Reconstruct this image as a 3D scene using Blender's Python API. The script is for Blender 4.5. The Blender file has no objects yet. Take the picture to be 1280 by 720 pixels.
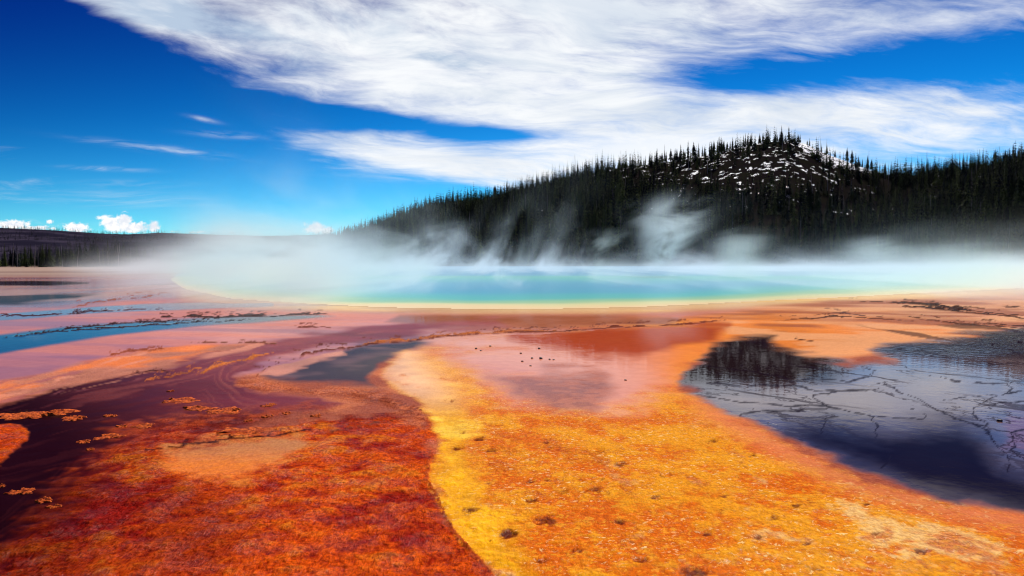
import bpy, math, random
import numpy as np
from mathutils import Vector, Matrix, Euler

random.seed(7)
RNG = np.random.default_rng(11)
scene = bpy.context.scene
COL = scene.collection

# ------------------------------------------------------------------ camera
F = 853.0            # focal length in photograph pixels (1280 wide)
CAMH = 2.5
PITCH = math.atan(36.0 / F)
CP, SP = math.cos(PITCH), math.sin(PITCH)
cam_data = bpy.data.cameras.new("camera")
cam_data.sensor_width = 36.0
cam_data.lens = 36.0 * F / 1280.0
cam_data.clip_start = 0.05
cam_data.clip_end = 20000
cam = bpy.data.objects.new("camera", cam_data)
cam.location = (0, 0, CAMH)
cam.rotation_euler = (math.radians(90) - PITCH, 0, 0)
COL.objects.link(cam)
scene.camera = cam


def ray(u, v):
    a = (np.asarray(u, float) - 640.0) / F
    b = (360.0 - np.asarray(v, float)) / F
    return a, CP + b * SP, -SP + b * CP


def ground_at(u, v, z=0.0):
    dx, dy, dz = ray(u, v)
    t = (z - CAMH) / dz
    return dx * t, dy * t


def project(x, y, z):
    rz = z - CAMH
    d = y * CP - rz * SP
    d = np.maximum(d, 0.02)
    return 640 + F * x / d, 360 - F * (y * SP + rz * CP) / d


# ------------------------------------------------------------------ render settings
scene.render.engine = 'CYCLES'
cy = scene.cycles
cy.max_bounces = 6
cy.diffuse_bounces = 2
cy.glossy_bounces = 3
cy.transmission_bounces = 2
cy.volume_bounces = 2
cy.transparent_max_bounces = 8
cy.volume_step_rate = 1.0
cy.volume_max_steps = 256
STEAM_STEP = 0.24
cy.use_denoising = True
cy.filter_width = 1.1
cy.use_adaptive_sampling = True
cy.adaptive_threshold = 0.02
cy.caustics_reflective = False
cy.caustics_refractive = False
vs = scene.view_settings
vs.view_transform = 'Standard'
vs.look = 'None'
vs.exposure = 0.18
vs.gamma = 1.0

SUN_AZ = math.radians(24)      # to the right of the view direction (+Y)
SUN_EL = math.radians(47)
sun_dir = Vector((math.sin(SUN_AZ) * math.cos(SUN_EL), math.cos(SUN_AZ) * math.cos(SUN_EL), math.sin(SUN_EL)))
sd_ = bpy.data.lights.new("sun", 'SUN')
sd_.energy = 4.6
sd_.angle = math.radians(0.5)
sd_.color = (1.0, 0.94, 0.86)
so_ = bpy.data.objects.new("sun", sd_)
so_.rotation_euler = sun_dir.to_track_quat('Z', 'Y').to_euler()
so_.location = (0, 0, 60)
COL.objects.link(so_)


# ------------------------------------------------------------------ node helper
class NT:
    def __init__(self, tree):
        self.t = tree
        self.n = tree.nodes
        self.l = tree.links

    def new(self, typ, **kw):
        nd = self.n.new(typ)
        for k, v in kw.items():
            setattr(nd, k, v)
        return nd

    def put(self, sock, val):
        if isinstance(val, bpy.types.NodeSocket):
            self.l.new(val, sock)
        elif val is not None:
            if isinstance(val, (tuple, list)) and sock.type == 'RGBA' and len(val) == 3:
                val = tuple(val) + (1.0,)
            sock.default_value = val

    def m(self, op, a, b=None, c=None, clamp=False):
        nd = self.new('ShaderNodeMath', operation=op)
        nd.use_clamp = clamp
        self.put(nd.inputs[0], a)
        if b is not None:
            self.put(nd.inputs[1], b)
        if c is not None:
            self.put(nd.inputs[2], c)
        return nd.outputs[0]

    def add(self, a, b): return self.m('ADD', a, b)
    def sub(self, a, b): return self.m('SUBTRACT', a, b)
    def mul(self, a, b): return self.m('MULTIPLY', a, b)

    def smooth(self, x, lo, hi, tlo=0.0, thi=1.0):
        nd = self.new('ShaderNodeMapRange', interpolation_type='SMOOTHSTEP')
        self.put(nd.inputs['Value'], x)
        self.put(nd.inputs['From Min'], lo)
        self.put(nd.inputs['From Max'], hi)
        self.put(nd.inputs['To Min'], tlo)
        self.put(nd.inputs['To Max'], thi)
        return nd.outputs['Result']

    def mix(self, fac, a, b, blend='MIX'):
        nd = self.new('ShaderNodeMix', data_type='RGBA', blend_type=blend)
        self.put(nd.inputs[0], fac)
        self.put(nd.inputs[6], a)
        self.put(nd.inputs[7], b)
        return nd.outputs[2]

    def sep(self, v):
        nd = self.new('ShaderNodeSeparateXYZ')
        self.put(nd.inputs[0], v)
        return nd.outputs

    def comb(self, x, y, z):
        nd = self.new('ShaderNodeCombineXYZ')
        self.put(nd.inputs[0], x)
        self.put(nd.inputs[1], y)
        self.put(nd.inputs[2], z)
        return nd.outputs[0]

    def noise(self, vec, scale, detail=4.0, rough=0.55, dist=0.0, dims='3D'):
        nd = self.new('ShaderNodeTexNoise', noise_dimensions=dims)
        self.put(nd.inputs['Vector'], vec)
        self.put(nd.inputs['Scale'], scale)
        self.put(nd.inputs['Detail'], detail)
        self.put(nd.inputs['Roughness'], rough)
        self.put(nd.inputs['Distortion'], dist)
        return nd.outputs['Fac']

    def gauss(self, a, b, u, v, su, sv, rot=0.0):
        """exp(-(p^2+q^2)) with p,q in units of su,sv round the sky direction of (u,v)"""
        dx, dy, dz = ray(u, v)
        ca, cb = float(dx / dy), float(dz / dy)
        c, s = math.cos(math.radians(rot)), math.sin(math.radians(rot))
        da, db = self.sub(a, ca), self.sub(b, cb)
        p = self.add(self.mul(da, c * F / su), self.mul(db, s * F / su))
        q = self.add(self.mul(da, -s * F / sv), self.mul(db, c * F / sv))
        r2 = self.add(self.mul(p, p), self.mul(q, q))
        return self.m('EXPONENT', self.mul(r2, -1.0))


def new_mat(name):
    m = bpy.data.materials.new(name)
    m.use_nodes = True
    m.node_tree.nodes.clear()
    nt = NT(m.node_tree)
    out = nt.new('ShaderNodeOutputMaterial')
    return m, nt, out


def principled(nt, out):
    p = nt.new('ShaderNodeBsdfPrincipled')
    nt.l.new(p.outputs[0], out.inputs['Surface'])
    return p


# ------------------------------------------------------------------ world: sky and high clouds
world = bpy.data.worlds.new("World")
scene.world = world
world.use_nodes = True
world.node_tree.nodes.clear()
w = NT(world.node_tree)
wout = w.new('ShaderNodeOutputWorld')
bg = w.new('ShaderNodeBackground')
w.l.new(bg.outputs[0], wout.inputs[0])
BGS = 0.10
bg.inputs[1].default_value = BGS
sky = w.new('ShaderNodeTexSky', sky_type='NISHITA')
sky.sun_disc = False
sky.sun_elevation = SUN_EL
sky.sun_rotation = SUN_AZ
sky.altitude = 2200
sky.air_density = 1.0
sky.dust_density = 0.3
sky.ozone_density = 2.5
tc = w.new('ShaderNodeTexCoord')
dirv = tc.outputs['Generated']
X, Y, Z = w.sep(dirv)
Yc = w.m('MAXIMUM', Y, 0.08)
A = w.m('DIVIDE', X, Yc)
B = w.m('DIVIDE', Z, Yc)
# deepen the clear sky the way the polarised photograph has it
hs = w.new('ShaderNodeHueSaturation')
hs.inputs['Hue'].default_value = 0.500
hs.inputs['Saturation'].default_value = 1.42
hs.inputs['Value'].default_value = 1.0
w.l.new(sky.outputs[0], hs.inputs['Color'])
dark = w.smooth(w.add(B, w.mul(A, -0.13)), 0.06, 0.52)     # darkest about 90 degrees from the sun
low = w.smooth(w.add(B, w.mul(A, -0.05)), 0.03, 0.26)
sky_hi = w.mix(1.0, hs.outputs[0], (0.03, 0.12, 0.42), 'MULTIPLY')
sky_mid = w.mix(1.0, hs.outputs[0], (0.06, 0.72, 0.92), 'MULTIPLY')
sky_lo = w.mix(1.0, hs.outputs[0], (0.36, 0.98, 1.12), 'MULTIPLY')
skyc = w.mix(dark, w.mix(low, sky_lo, sky_mid), sky_hi)
# streaky coordinates: compressed towards the horizon
Bl = w.m('LOGARITHM', w.add(w.m('MAXIMUM', B, 0.0), 0.10), math.e)
warp = w.noise(w.comb(w.mul(A, 1.6), w.mul(Bl, 1.6), 3.1), 1.0, 3.0, 0.5)
wv = w.sub(warp, 0.5)
sa = w.add(w.mul(A, 1.0), w.mul(wv, 0.35))
sb = w.add(w.add(w.mul(Bl, 1.0), w.mul(A, 0.22)), w.mul(wv, 0.45))
n_big = w.noise(w.comb(w.mul(sa, 1.9), w.mul(sb, 3.6), 0.7), 1.0, 5.0, 0.55)
n_str = w.noise(w.comb(w.mul(sa, 3.4), w.mul(sb, 5.6), 5.3), 1.0, 8.0, 0.60, 0.35)
n_fine = w.noise(w.comb(w.mul(sa, 12.0), w.mul(sb, 20.0), 9.0), 1.0, 7.0, 0.62, 0.3)
#          u     v     su   sv   rot   weight
blobs = [(120, -2, 110, 24, -24, 0.75),
         (400, 175, 150, 40, -12, 0.30),
         (190, 8, 140, 34, -27, 0.95),
         (620, 20, 330, 95, -10, 0.95),
         (330, 25, 260, 48, -25, 0.62),
         (560, 110, 200, 50, -20, 0.55),
         (760, 130, 200, 52, -5, 0.72),
         (450, 186, 130, 18, -9, 0.66),
         (560, 208, 130, 22, -9, 0.80),
         (720, 200, 150, 26, 4, 0.55),
         (1010, 140, 150, 26, 6, 0.60),
         (1180, 150, 170, 32, 2, 0.66),
         (1270, 125, 100, 30, 8, 0.25),
         (900, 185, 200, 30, 0, 0.50),
         (980, 5, 300, 32, 4, 0.62),
         (1240, 22, 170, 22, 5, 0.50),
         (1040, 200, 300, 30, 0, 0.42),
         (400, 215, 60, 6, -4, 0.30),
         (1100, 82, 230, 24, 5, -0.75),
         (880, 95, 95, 34, -8, -0.55),
         (410, 140, 100, 13, -10, -0.80),
         (530, 155, 120, 10, -5, -0.65),
         (615, 169, 75, 9, -2, -1.0),
         (120, 120, 260, 85, -28, -1.5),
         (300, 240, 190, 26, -4, -0.5),
         (540, 240, 140, 12, -6, -0.6)]
tot = None
for (u, v, su, sv, rot, wt) in blobs:
    g = w.mul(w.gauss(A, B, u, v, su, sv, rot), wt)
    tot = g if tot is None else w.add(tot, g)
dens = w.add(tot, w.add(w.mul(w.sub(n_str, 0.5), 1.7), w.add(w.mul(w.sub(n_big, 0.5), 1.1), w.mul(w.sub(n_fine, 0.5), 1.15))))
thin = w.smooth(w.add(w.mul(n_str, .6), w.mul(n_fine, .4)), 0.30, 0.58, 0.80, 1.0)
alpha = w.mul(w.smooth(dens, -0.08, 1.32), w.m('MAXIMUM', thin, w.smooth(tot, 0.7, 1.6)))
# thin hairs of cirrus in the clear part
hair = w.smooth(w.noise(w.comb(w.mul(A, 3.0), w.mul(B, 60.0), 2.0), 1.0, 3.0, 0.5), 0.62, 0.85)
hair_m = None
for (u, v, su, sv, rot, wt) in [(200, 186, 75, 4, -7, .55), (133, 211, 45, 2.5, -2, .55), (290, 169, 40, 3.5, -4, .55), (254, 149, 16, 2.5, -12, .7),
                                (170, 250, 90, 9, -2, .35), (160, 230, 60, 4, 0, .3), (560, 222, 130, 8, -2, .3)]:
    g = w.mul(w.gauss(A, B, u, v, su, sv, rot), wt)
    hair_m = g if hair_m is None else w.add(hair_m, g)
hairs = w.mul(hair_m, w.smooth(n_fine, 0.35, 0.75))
alpha = w.m('MAXIMUM', alpha, w.m('MINIMUM', hairs, 0.8))
# soft grey modelling inside the thick cloud
shade_n = w.noise(w.comb(w.mul(sa, 3.2), w.mul(sb, 5.0), 14.0), 1.0, 6.0, 0.6, 0.4)
shade = w.smooth(shade_n, 0.40, 0.66)
gsh = w.add(w.gauss(A, B, 520, 55, 150, 34, -25), w.add(w.mul(w.gauss(A, B, 270, 40, 200, 50, -25), 0.9), w.mul(w.gauss(A, B, 830, 90, 130, 50, -20), 0.6)))
shade = w.mul(shade, w.add(0.35, gsh))
ccol = w.mix(w.m('MINIMUM', shade, 1.0), (8.5, 8.7, 8.9), (4.3, 5.3, 6.7))
col = w.mix(alpha, skyc, ccol)
# small cumulus heads low on the horizon
cn = w.noise(w.comb(w.mul(A, 26.0), w.mul(B, 30.0), 1.0), 1.0, 5.0, 0.6)
cum = None
for (u, v, su, sv, wt) in [(14, 281, 28, 6, 1), (45, 285, 30, 4, .8), (96, 285, 17, 7, 1), (140, 279, 15, 9, .95), (155, 276, 12, 10, 1.0), (165, 284, 36, 7, .95), (192, 283, 10, 9, 1),
                           (395, 284, 17, 8, .95), (408, 288, 12, 6, .9), (62, 277, 5, 3.5, .75), (128, 272, 14, 4, .6), (250, 290, 60, 3, .5)]:
    g = w.mul(w.gauss(A, B, u, v, su, sv), wt)
    cum = g if cum is None else w.m('MAXIMUM', cum, g)
cn2 = w.noise(w.comb(w.mul(A, 90.0), w.mul(B, 110.0), 6.0), 1.0, 5.0, 0.7, 0.6)
ca = w.mul(w.smooth(cum, 0.05, 0.3), w.smooth(w.add(cum, w.add(w.mul(w.sub(cn, 0.5), 1.1), w.mul(w.sub(cn2, 0.5), 1.3))), 0.30, 0.72))
ccum = w.mix(w.smooth(w.add(cn, cn2), 0.85, 1.15), (7.2, 7.6, 8.3), (9.6, 9.5, 9.4))
col = w.mix(ca, col, ccum)
w.l.new(col, bg.inputs[0])
world.cycles.sampling_method = 'MANUAL'
world.cycles.sample_map_resolution = 512


# ------------------------------------------------------------------ numeric noise
def _hash(ix, iy, seed):
    h = (ix.astype(np.int64) * 374761393 + iy.astype(np.int64) * 668265263 + seed * 1442695041) & 0xFFFFFFFF
    h = ((h ^ (h >> 13)) * 1274126177) & 0xFFFFFFFF
    return ((h ^ (h >> 16)) & 0xFFFF) / 65535.0


def vnoise(x, y, seed=0):
    ix, iy = np.floor(x), np.floor(y)
    fx, fy = x - ix, y - iy
    fx = fx * fx * fx * (fx * (fx * 6 - 15) + 10)
    fy = fy * fy * fy * (fy * (fy * 6 - 15) + 10)
    a, b = _hash(ix, iy, seed), _hash(ix + 1, iy, seed)
    c, d = _hash(ix, iy + 1, seed), _hash(ix + 1, iy + 1, seed)
    return (a + (b - a) * fx) * (1 - fy) + (c + (d - c) * fx) * fy - 0.5


def fbm(x, y, lam, octv, seed=0, gain=0.55, pxm=None):
    """fractal noise, first wavelength lam metres; octaves too small to see are faded out (pxm = pixels per metre in depth)"""
    tot = np.zeros_like(x)
    amp = 1.0
    for k in range(octv):
        l = lam / (2.03 ** k)
        n = vnoise(x / l + 17.3 * k, y / l - 9.1 * k, seed + k)
        wgt = 1.0
        if pxm is not None:
            t = np.clip((l * pxm - 1.2) / 2.5, 0, 1)
            wgt = t * t * (3 - 2 * t)
        tot += amp * n * wgt
        amp *= gain
    return tot


def sstep(x, lo, hi):
    t = np.clip((x - lo) / (hi - lo), 0, 1)
    return t * t * (3 - 2 * t)


def seg_dist(px, py, pts, closed):
    P = np.array(pts, float)
    Q = np.roll(P, -1, 0) if closed else P[1:]
    P = P if closed else P[:-1]
    d2 = np.full(px.shape, 1e18)
    inside = np.zeros(px.shape, bool)
    for (x0, y0), (x1, y1) in zip(P, Q):
        ex, ey = x1 - x0, y1 - y0
        L = ex * ex + ey * ey + 1e-9
        t = np.clip(((px - x0) * ex + (py - y0) * ey) / L, 0, 1)
        dx, dy = px - x0 - t * ex, py - y0 - t * ey
        np.minimum(d2, dx * dx + dy * dy, out=d2)
        if closed:
            c = ((y0 > py) != (y1 > py))
            with np.errstate(divide='ignore', invalid='ignore'):
                xi = x0 + (py - y0) * ex / (ey if abs(ey) > 1e-9 else 1e-9)
            inside ^= c & (px < xi)
    d = np.sqrt(d2)
    return np.where(inside, d, -d) if closed else d


def mesh_obj(name, verts, faces, mat=None, parent=None, smooth=True):
    me = bpy.data.meshes.new(name)
    verts = np.asarray(verts, np.float32)
    if isinstance(faces, np.ndarray):
        n, k = faces.shape
        me.vertices.add(len(verts))
        me.vertices.foreach_set("co", verts.ravel())
        me.loops.add(n * k)
        me.loops.foreach_set("vertex_index", faces.astype(np.int32).ravel())
        me.polygons.add(n)
        me.polygons.foreach_set("loop_start", np.arange(0, n * k, k, dtype=np.int32))
        me.polygons.foreach_set("use_smooth", np.full(n, smooth))
        me.update(calc_edges=True)
        me.validate()
    else:
        me.from_pydata([tuple(map(float, p)) for p in verts], [], faces)
        me.polygons.foreach_set("use_smooth", [smooth] * len(me.polygons))
        me.update()
    if mat is not None:
        me.materials.append(mat)
    o = bpy.data.objects.new(name, me)
    COL.objects.link(o)
    if parent is not None:
        o.parent = parent
    return o


def color_attr(me, name, arr):
    a = me.attributes.new(name, 'FLOAT_COLOR', 'POINT')
    c = np.ones((len(arr), 4), np.float32)
    c[:, :3] = arr
    a.data.foreach_set("color", c.ravel())


def float_attr(me, name, arr):
    a = me.attributes.new(name, 'FLOAT', 'POINT')
    a.data.foreach_set("value", np.asarray(arr, np.float32))


def tag(o, label=None, cat=None, group=None, kind=None):
    if label: o['label'] = label
    if cat: o['category'] = cat
    if group: o['group'] = group
    if kind: o['kind'] = kind


# ------------------------------------------------------------------ ground sheet
ucols = np.concatenate([-np.geomspace(6000, 260, 24), np.arange(-240, 1522, 1.7), 1280 + np.geomspace(260, 6000, 24)])
vrows = np.concatenate([[324.75, 325.0, 325.4, 326.0, 326.7], np.arange(327.5, 345, 0.9), np.arange(345, 420, 1.15),
                        np.arange(420, 735, 1.6), np.geomspace(737, 2600, 40)])
U, V = np.meshgrid(ucols, vrows)
GX, GY = ground_at(U, V)
NR, NC = U.shape
GX, GY, UU, VV = GX.ravel(), GY.ravel(), U.ravel(), V.ravel()
PXM = F * CAMH / np.maximum(GY, 2.0) ** 2       # vertical pixels per metre of depth
PXH = F / np.maximum(GY, 2.0)                   # pixels per metre across
UC = np.clip(UU, -600, 1900)
VC = np.clip(VV, 0, 1100)

# warps, in photograph pixels
W1 = fbm(GX, GY, 3.0, 7, 1, 0.6, PXM)
W2 = fbm(GX, GY, 1.0, 6, 21, 0.65, PXM)
W3 = fbm(GX + 40, GY, 9.0, 8, 41, 0.6, PXM)
FINE = fbm(GX, GY, 0.13, 4, 61, 0.75, PXM * 1.6)
MOT = fbm(GX, GY, 0.30, 5, 71, 0.72, PXM * 1.4)
MOT2 = fbm(GX * 0.8 + GY * 0.3, GY, 0.95, 6, 81, 0.66, PXM * 1.3)
WE = W1 + 0.9 * W2 + 0.55 * MOT + 0.3 * FINE

SPRING = [(214, 350), (232, 361), (285, 372), (380, 379), (480, 383.5), (600, 385.5), (700, 385), (800, 383), (880, 379.5), (960, 375),
          (1050, 371), (1150, 366), (1280, 359), (1400, 351), (1500, 343), (1500, 336), (1280, 334), (640, 333.6), (300, 335.5), (222, 343)]
sd_spring = seg_dist(UC, VC, SPRING, True)

col = np.zeros((len(GX), 3))
wet = np.zeros(len(GX))
rug = np.zeros(len(GX))
spk = np.zeros(len(GX))
zz = np.zeros(len(GX))


def lay(wt, c, wv=None, rv=None, sv=None, var=0.0, varn=None):
    """blend a ground kind over what is there"""
    wt = np.clip(wt, 0, 1)
    c = np.array(c, float)
    if c.ndim == 1:
        c = c[None, :]
    if var:
        c = c * (1 + var * (MOT2 if varn is None else varn))[:, None]
    col[:] = col * (1 - wt[:, None]) + c * wt[:, None]
    for arr, val in ((wet, wv), (rug, rv), (spk, sv)):
        if val is not None:
            arr[:] = arr * (1 - wt) + val * wt


def poly(pts, soft, warp=0.0, wn=None, grow=0.0):
    s = seg_dist(UC, VC, pts, True) + grow
    s = s + warp * (WE if wn is None else wn)
    return sstep(s, -soft, soft)


def cmix(a, b, t):
    a, b = np.array(a, float), np.array(b, float)
    return a[None, :] * (1 - t[:, None]) + b[None, :] * t[:, None]


# far sinter flats: pale, dry
lay(np.ones(len(GX)), (0.42, 0.30, 0.24), 0.1, 0.1, 0.0, 0.5, W3)
# forest floor beyond the flats
far = sstep(GY, 190, 260)
lay(far, (0.035, 0.03, 0.022), 0.0, 0.2, 0)
# nearer in, everything is some kind of rusty mat
lay(sstep(VC, 425, 450), cmix((0.40, 0.10, 0.05), (0.66, 0.20, 0.08), sstep(W2, -.3, .3)), 0.1, 0.5, 0)
# left flats: thin dusky pink film of water
flats = sstep(VC, 342, 349) * sstep(-UC, -700, -420)
STF = fbm(GX * 0.12, GY, 9.0, 6, 161, 0.7, PXM * 3.0)
lay(sstep(STF, 0.05, 0.3) * sstep(-VC, -352, -346), (0.20, 0.12, 0.10), 0.1, 0.2, 0)
flats = flats * (1 - sstep(VC, 425, 455))
lay(flats * (0.75 + 0.25 * sstep(W3, -.2, .2)), cmix((0.42, 0.17, 0.13), (0.24, 0.07, 0.09), sstep(W3, -.25, .3)), 0.5, 0.1, 0)
lay(poly([(-300, 351), (40, 351), (110, 354), (60, 357), (-300, 358)], 1.2, 5, W3), (0.02, 0.012, 0.02), 0.5, 0, 0)  # dark strip: the far ridge's reflection painted on the wet flat
lay(poly([(-300, 366), (40, 368), (135, 367), (95, 374), (20, 379), (-300, 381)], 1.5, 6, W3), (0.030, 0.016, 0.028), 0.12, 0, 0)
# broad pink-lavender wet flat
pink = poly([(-400, 392), (60, 388), (200, 374), (280, 377), (360, 388), (470, 388), (640, 391), (900, 386), (980, 381), (1400, 372), (1500, 420), (900, 418), (640, 422), (430, 445), (300, 470), (-400, 540)], 4, 6, W3)
lay(pink, cmix((0.66, 0.25, 0.20), (0.44, 0.15, 0.15), sstep(W3 + .4 * W1, -.35, .35)), 0.26, 0.05, 0, 0.12, W1)
STP = fbm(GX * 0.20 - GY * 0.10, GY + GX * 0.25, 2.4, 6, 181, 0.7, PXM * 2.0)
lay(pink * sstep(STP, 0.10, 0.40) * 0.42 * sstep(-UC, -640, -420), (0.74, 0.24, 0.14), 0.10, 0.2, 0)
lay(pink * sstep(-STP, 0.12, 0.42) * 0.6 * sstep(-UC, -640, -420), (0.30, 0.10, 0.13), 0.4, 0.05, 0)
# cream rim round the spring
rim = sstep(sd_spring + 7 * W3, -17, -5) * sstep(VC, 352, 372)
lay(rim * sstep(GY, 20, 30) * (0.55 + 0.45 * sstep(UC, 300, 480)) * (0.65 + 0.35 * sstep(STF + .5 * W3, -.2, .1)), cmix((0.66, 0.28, 0.10), (0.84, 0.55, 0.22), sstep(sd_spring + 5 * W3, -12, -2)), 0.25, 0.05, 0)
lay(poly([(500, 393), (640, 393.5), (820, 395), (880, 399), (860, 408), (700, 412), (560, 411), (480, 403)], 3, 3, W3), (0.34, 0.10, 0.04), 0.35, 0.0, 0)  # brown band: dark hill reflection painted into the wet ground
# right: tan and peach bars between spring and pool
tan = poly([(850, 398), (930, 388), (1040, 377), (1180, 374), (1500, 366), (1500, 425), (1280, 425), (1130, 440), (1000, 452), (880, 440), (840, 420)], 4, 5, W3)
lay(tan, cmix((0.80, 0.24, 0.04), (0.66, 0.32, 0.17), sstep(UC * 0.0021 - VC * 0.030 + 10.0 + 1.2 * W3, -.3, 1.2)), 0.12, 0.3, 0, 0.25, W1)
STK = fbm(GX * 0.42 + 3, GY + 0.12 * GX, 2.6, 7, 151, 0.72, PXM * 2.0)
lay(tan * sstep(STK, 0.05, 0.35) * 0.8, (0.36, 0.09, 0.03), 0.25, 0.3, 0)
lay(tan * sstep(-STK, 0.08, 0.35) * 0.6, (0.85, 0.46, 0.22), 0.1, 0.3, 0)
# blue stream on the left
blue = poly([(-400, 440), (-60, 425), (0, 420), (70, 411), (150, 404), (280, 396), (400, 392.5), (420, 395), (340, 402), (240, 408), (150, 417), (60, 430), (0, 440), (-400, 520)], 2.2, 4, W3)
lay(blue, (0.014, 0.020, 0.040), 0.72, 0, 0)
lay(poly([(-60, 402), (0, 398), (120, 390.5), (240, 384.5), (340, 380), (180, 383), (60, 390), (0, 394), (-60, 397)], 1.3, 5, W3) * 0.8, (0.10, 0.05, 0.08), 0.8, 0, 0)
# orange and salmon tongues on the left
tng = poly([(-400, 520), (-100, 488), (0, 472), (90, 458), (180, 441), (260, 436), (310, 431), (345, 430), (250, 448), (205, 466), (120, 482), (0, 503), (-300, 560)], 3, 9, W1)
lay(tng, cmix((0.62, 0.22, 0.12), (0.78, 0.20, 0.04), sstep(W2 + .5 * W1, -.15, .35)), 0.15, 0.35, 0.0, 0.5, W2)
# maroon run-off channel, almost black towards the near left
chan = [(-500, 560), (0, 505), (90, 482), (200, 460), (230, 452), (290, 437), (360, 425), (430, 413), (470, 408), (560, 404), (620, 402), (640, 411), (560, 415), (430, 427), (380, 439), (330, 454), (293, 470),
        (310, 482), (400, 492), (430, 505), (400, 518), (330, 522), (300, 545), (240, 578), (190, 605), (150, 645), (105, 695), (40, 745), (-500, 950)]
tch = sstep(-UC * 0.62 + VC, 200, 520)
lay(poly(chan, 4, 7), cmix((0.25, 0.042, 0.050), (0.014, 0.002, 0.005), tch), 0.19 - 0.16 * tch, 0.15, 0.0, 0.3, STP)
sd_ch = seg_dist(UC, VC, chan, True)
FL1 = vnoise(sd_ch / 6.0 + 1.6 * W2 + 1.2 * W1, UC / 150.0, 201) + 0.6 * vnoise(sd_ch / 2.6 + 1.8 * W2, UC / 90.0, 202)
cw = sstep(sd_ch, 0, 6) * sstep(VC, 405, 425) * (1 - 0.8 * sstep(VC, 515, 560))
lay(cw * sstep(FL1, 0.12, 0.5) * 0.5, cmix((0.46, 0.12, 0.09), (0.14, 0.022, 0.02), tch), 0.10, 0.3, 0)
lay(cw * sstep(-FL1, 0.12, 0.5) * 0.55, cmix((0.15, 0.03, 0.05), (0.010, 0.002, 0.006), tch), 0.2 - 0.15 * tch, 0.1, 0)
lay(poly([(120, 590), (170, 548), (215, 524), (262, 510), (330, 506), (400, 498), (430, 518), (300, 545), (215, 565)], 16, 18), cmix((0.16, 0.016, 0.010), (0.42, 0.07, 0.025), sstep(MOT + FINE + W2, -.3, .4)), 0.04, 0.7, 0)
FL2 = vnoise((VC + 0.30 * UC) / 7.0 + 1.5 * W2 + 1.5 * W1, UC / 130.0, 203) + 0.6 * vnoise((VC + 0.27 * UC) / 3.2 + 1.8 * W2, UC / 80.0, 204)
lay(tng * sstep(FL2, 0.10, 0.4) * 0.7, (0.80, 0.30, 0.16), 0.2, 0.2, 0)
lay(tng * sstep(-FL2, 0.12, 0.4) * 0.7, (0.38, 0.10, 0.09), 0.2, 0.2, 0)
# left foreground: knobbly red-orange mat
lmat = poly([(-500, 760), (0, 690), (60, 645), (105, 605), (160, 565), (215, 550), (290, 535), (400, 520), (480, 498), (540, 520), (556, 560), (548, 610), (564, 655), (600, 695), (640, 730), (760, 900), (900, 1200), (-600, 1200)], np.where(UC < 380, 10 + 20 * sstep(380 - UC, 0, 160), 12), 26)
# islands of the mat in the dark channel, left edge
lisl = poly([(-200, 545), (0, 537), (22, 541), (32, 550), (18, 563), (0, 574), (-200, 620)], 3, 9)
warm = sstep(0.38 * MOT + 0.55 * MOT2 + 0.5 * W2 + 0.35 * FINE, -0.50, 0.35)
redc = cmix((0.40, 0.014, 0.005), (0.95, 0.125, 0.004), warm)
bright = np.zeros(len(GX))
for (u, v, su, sv, k) in [(150, 585, 60, 30, 1.0), (110, 655, 70, 28, .6), (170, 690, 80, 25, .4), (395, 540, 80, 18, 1.0), (330, 640, 90, 60, .55), (470, 620, 70, 60, .45), (250, 560, 60, 10, .8), (300, 552, 90, 6, .7), (450, 580, 60, 40, .4), (90, 700, 100, 30, .5)]:
    bright += k * np.exp(-((UC - u) / su) ** 2 - ((VC - v) / sv) ** 2)
bt = sstep(bright * 0.75 + MOT2 * 0.8 + MOT * 0.5 + W2 * .4 + FINE * .3, 0.20, 1.0)
redc = redc * (1 - bt[:, None]) + cmix((0.84, 0.12, 0.004), (0.92, 0.24, 0.012), sstep(MOT + FINE, -.2, .5)) * bt[:, None]
dk = np.zeros(len(GX))
for (u, v, su, sv, k) in [(40, 720, 110, 70, .85), (0, 640, 110, 60, 1.0), (110, 610, 60, 30, .5), (230, 690, 90, 40, .45), (290, 640, 60, 40, .3), (350, 500, 110, 16, 1.0), (440, 515, 60, 14, .9), (215, 640, 60, 60, .45), (260, 520, 90, 14, .9), (130, 560, 60, 20, .6)]:
    dk += k * np.exp(-((UC - u) / su) ** 2 - ((VC - v) / sv) ** 2)
dkk = np.clip(dk * (1 + 0.6 * MOT2) + 0.25 * MOT, 0, 1)[:, None]
redc = redc * (1 - 0.75 * dkk * np.array([[0.85, 1.05, 1.0]]))
lay(np.maximum(lmat, lisl), redc, 0.06, 1.0, 0.0)
# smooth silted hollow with a crust ledge behind it
holl = poly([(205, 566), (260, 552), (330, 546), (372, 545), (380, 556), (350, 580), (300, 600), (240, 595)], 12, 14)
lay(holl * 0.85, cmix((0.50, 0.22, 0.07), (0.85, 0.24, 0.02), sstep(VC, 555, 590)), 0.25, 0.25, 0)
# slate side pool
slate = poly([(326, 470), (372, 456), (420, 440), (450, 431), (520, 424), (560, 420), (640, 414), (640, 419), (560, 426), (505, 440), (476, 455), (462, 470), (474, 486), (420, 483), (350, 477)], 5, 5)
lay(slate, cmix((0.045, 0.026, 0.036), (0.17, 0.085, 0.085), sstep(W1 + W2 + STP, -.2, .7)), 0.20, 0.02, 0)
lay(poly([(326, 467), (350, 455), (390, 443), (428, 437), (432, 442), (400, 450), (385, 458), (345, 467)], 2, 6), (0.62, 0.24, 0.14), 0.3, 0.2, 0, 0.4, W2)
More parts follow.
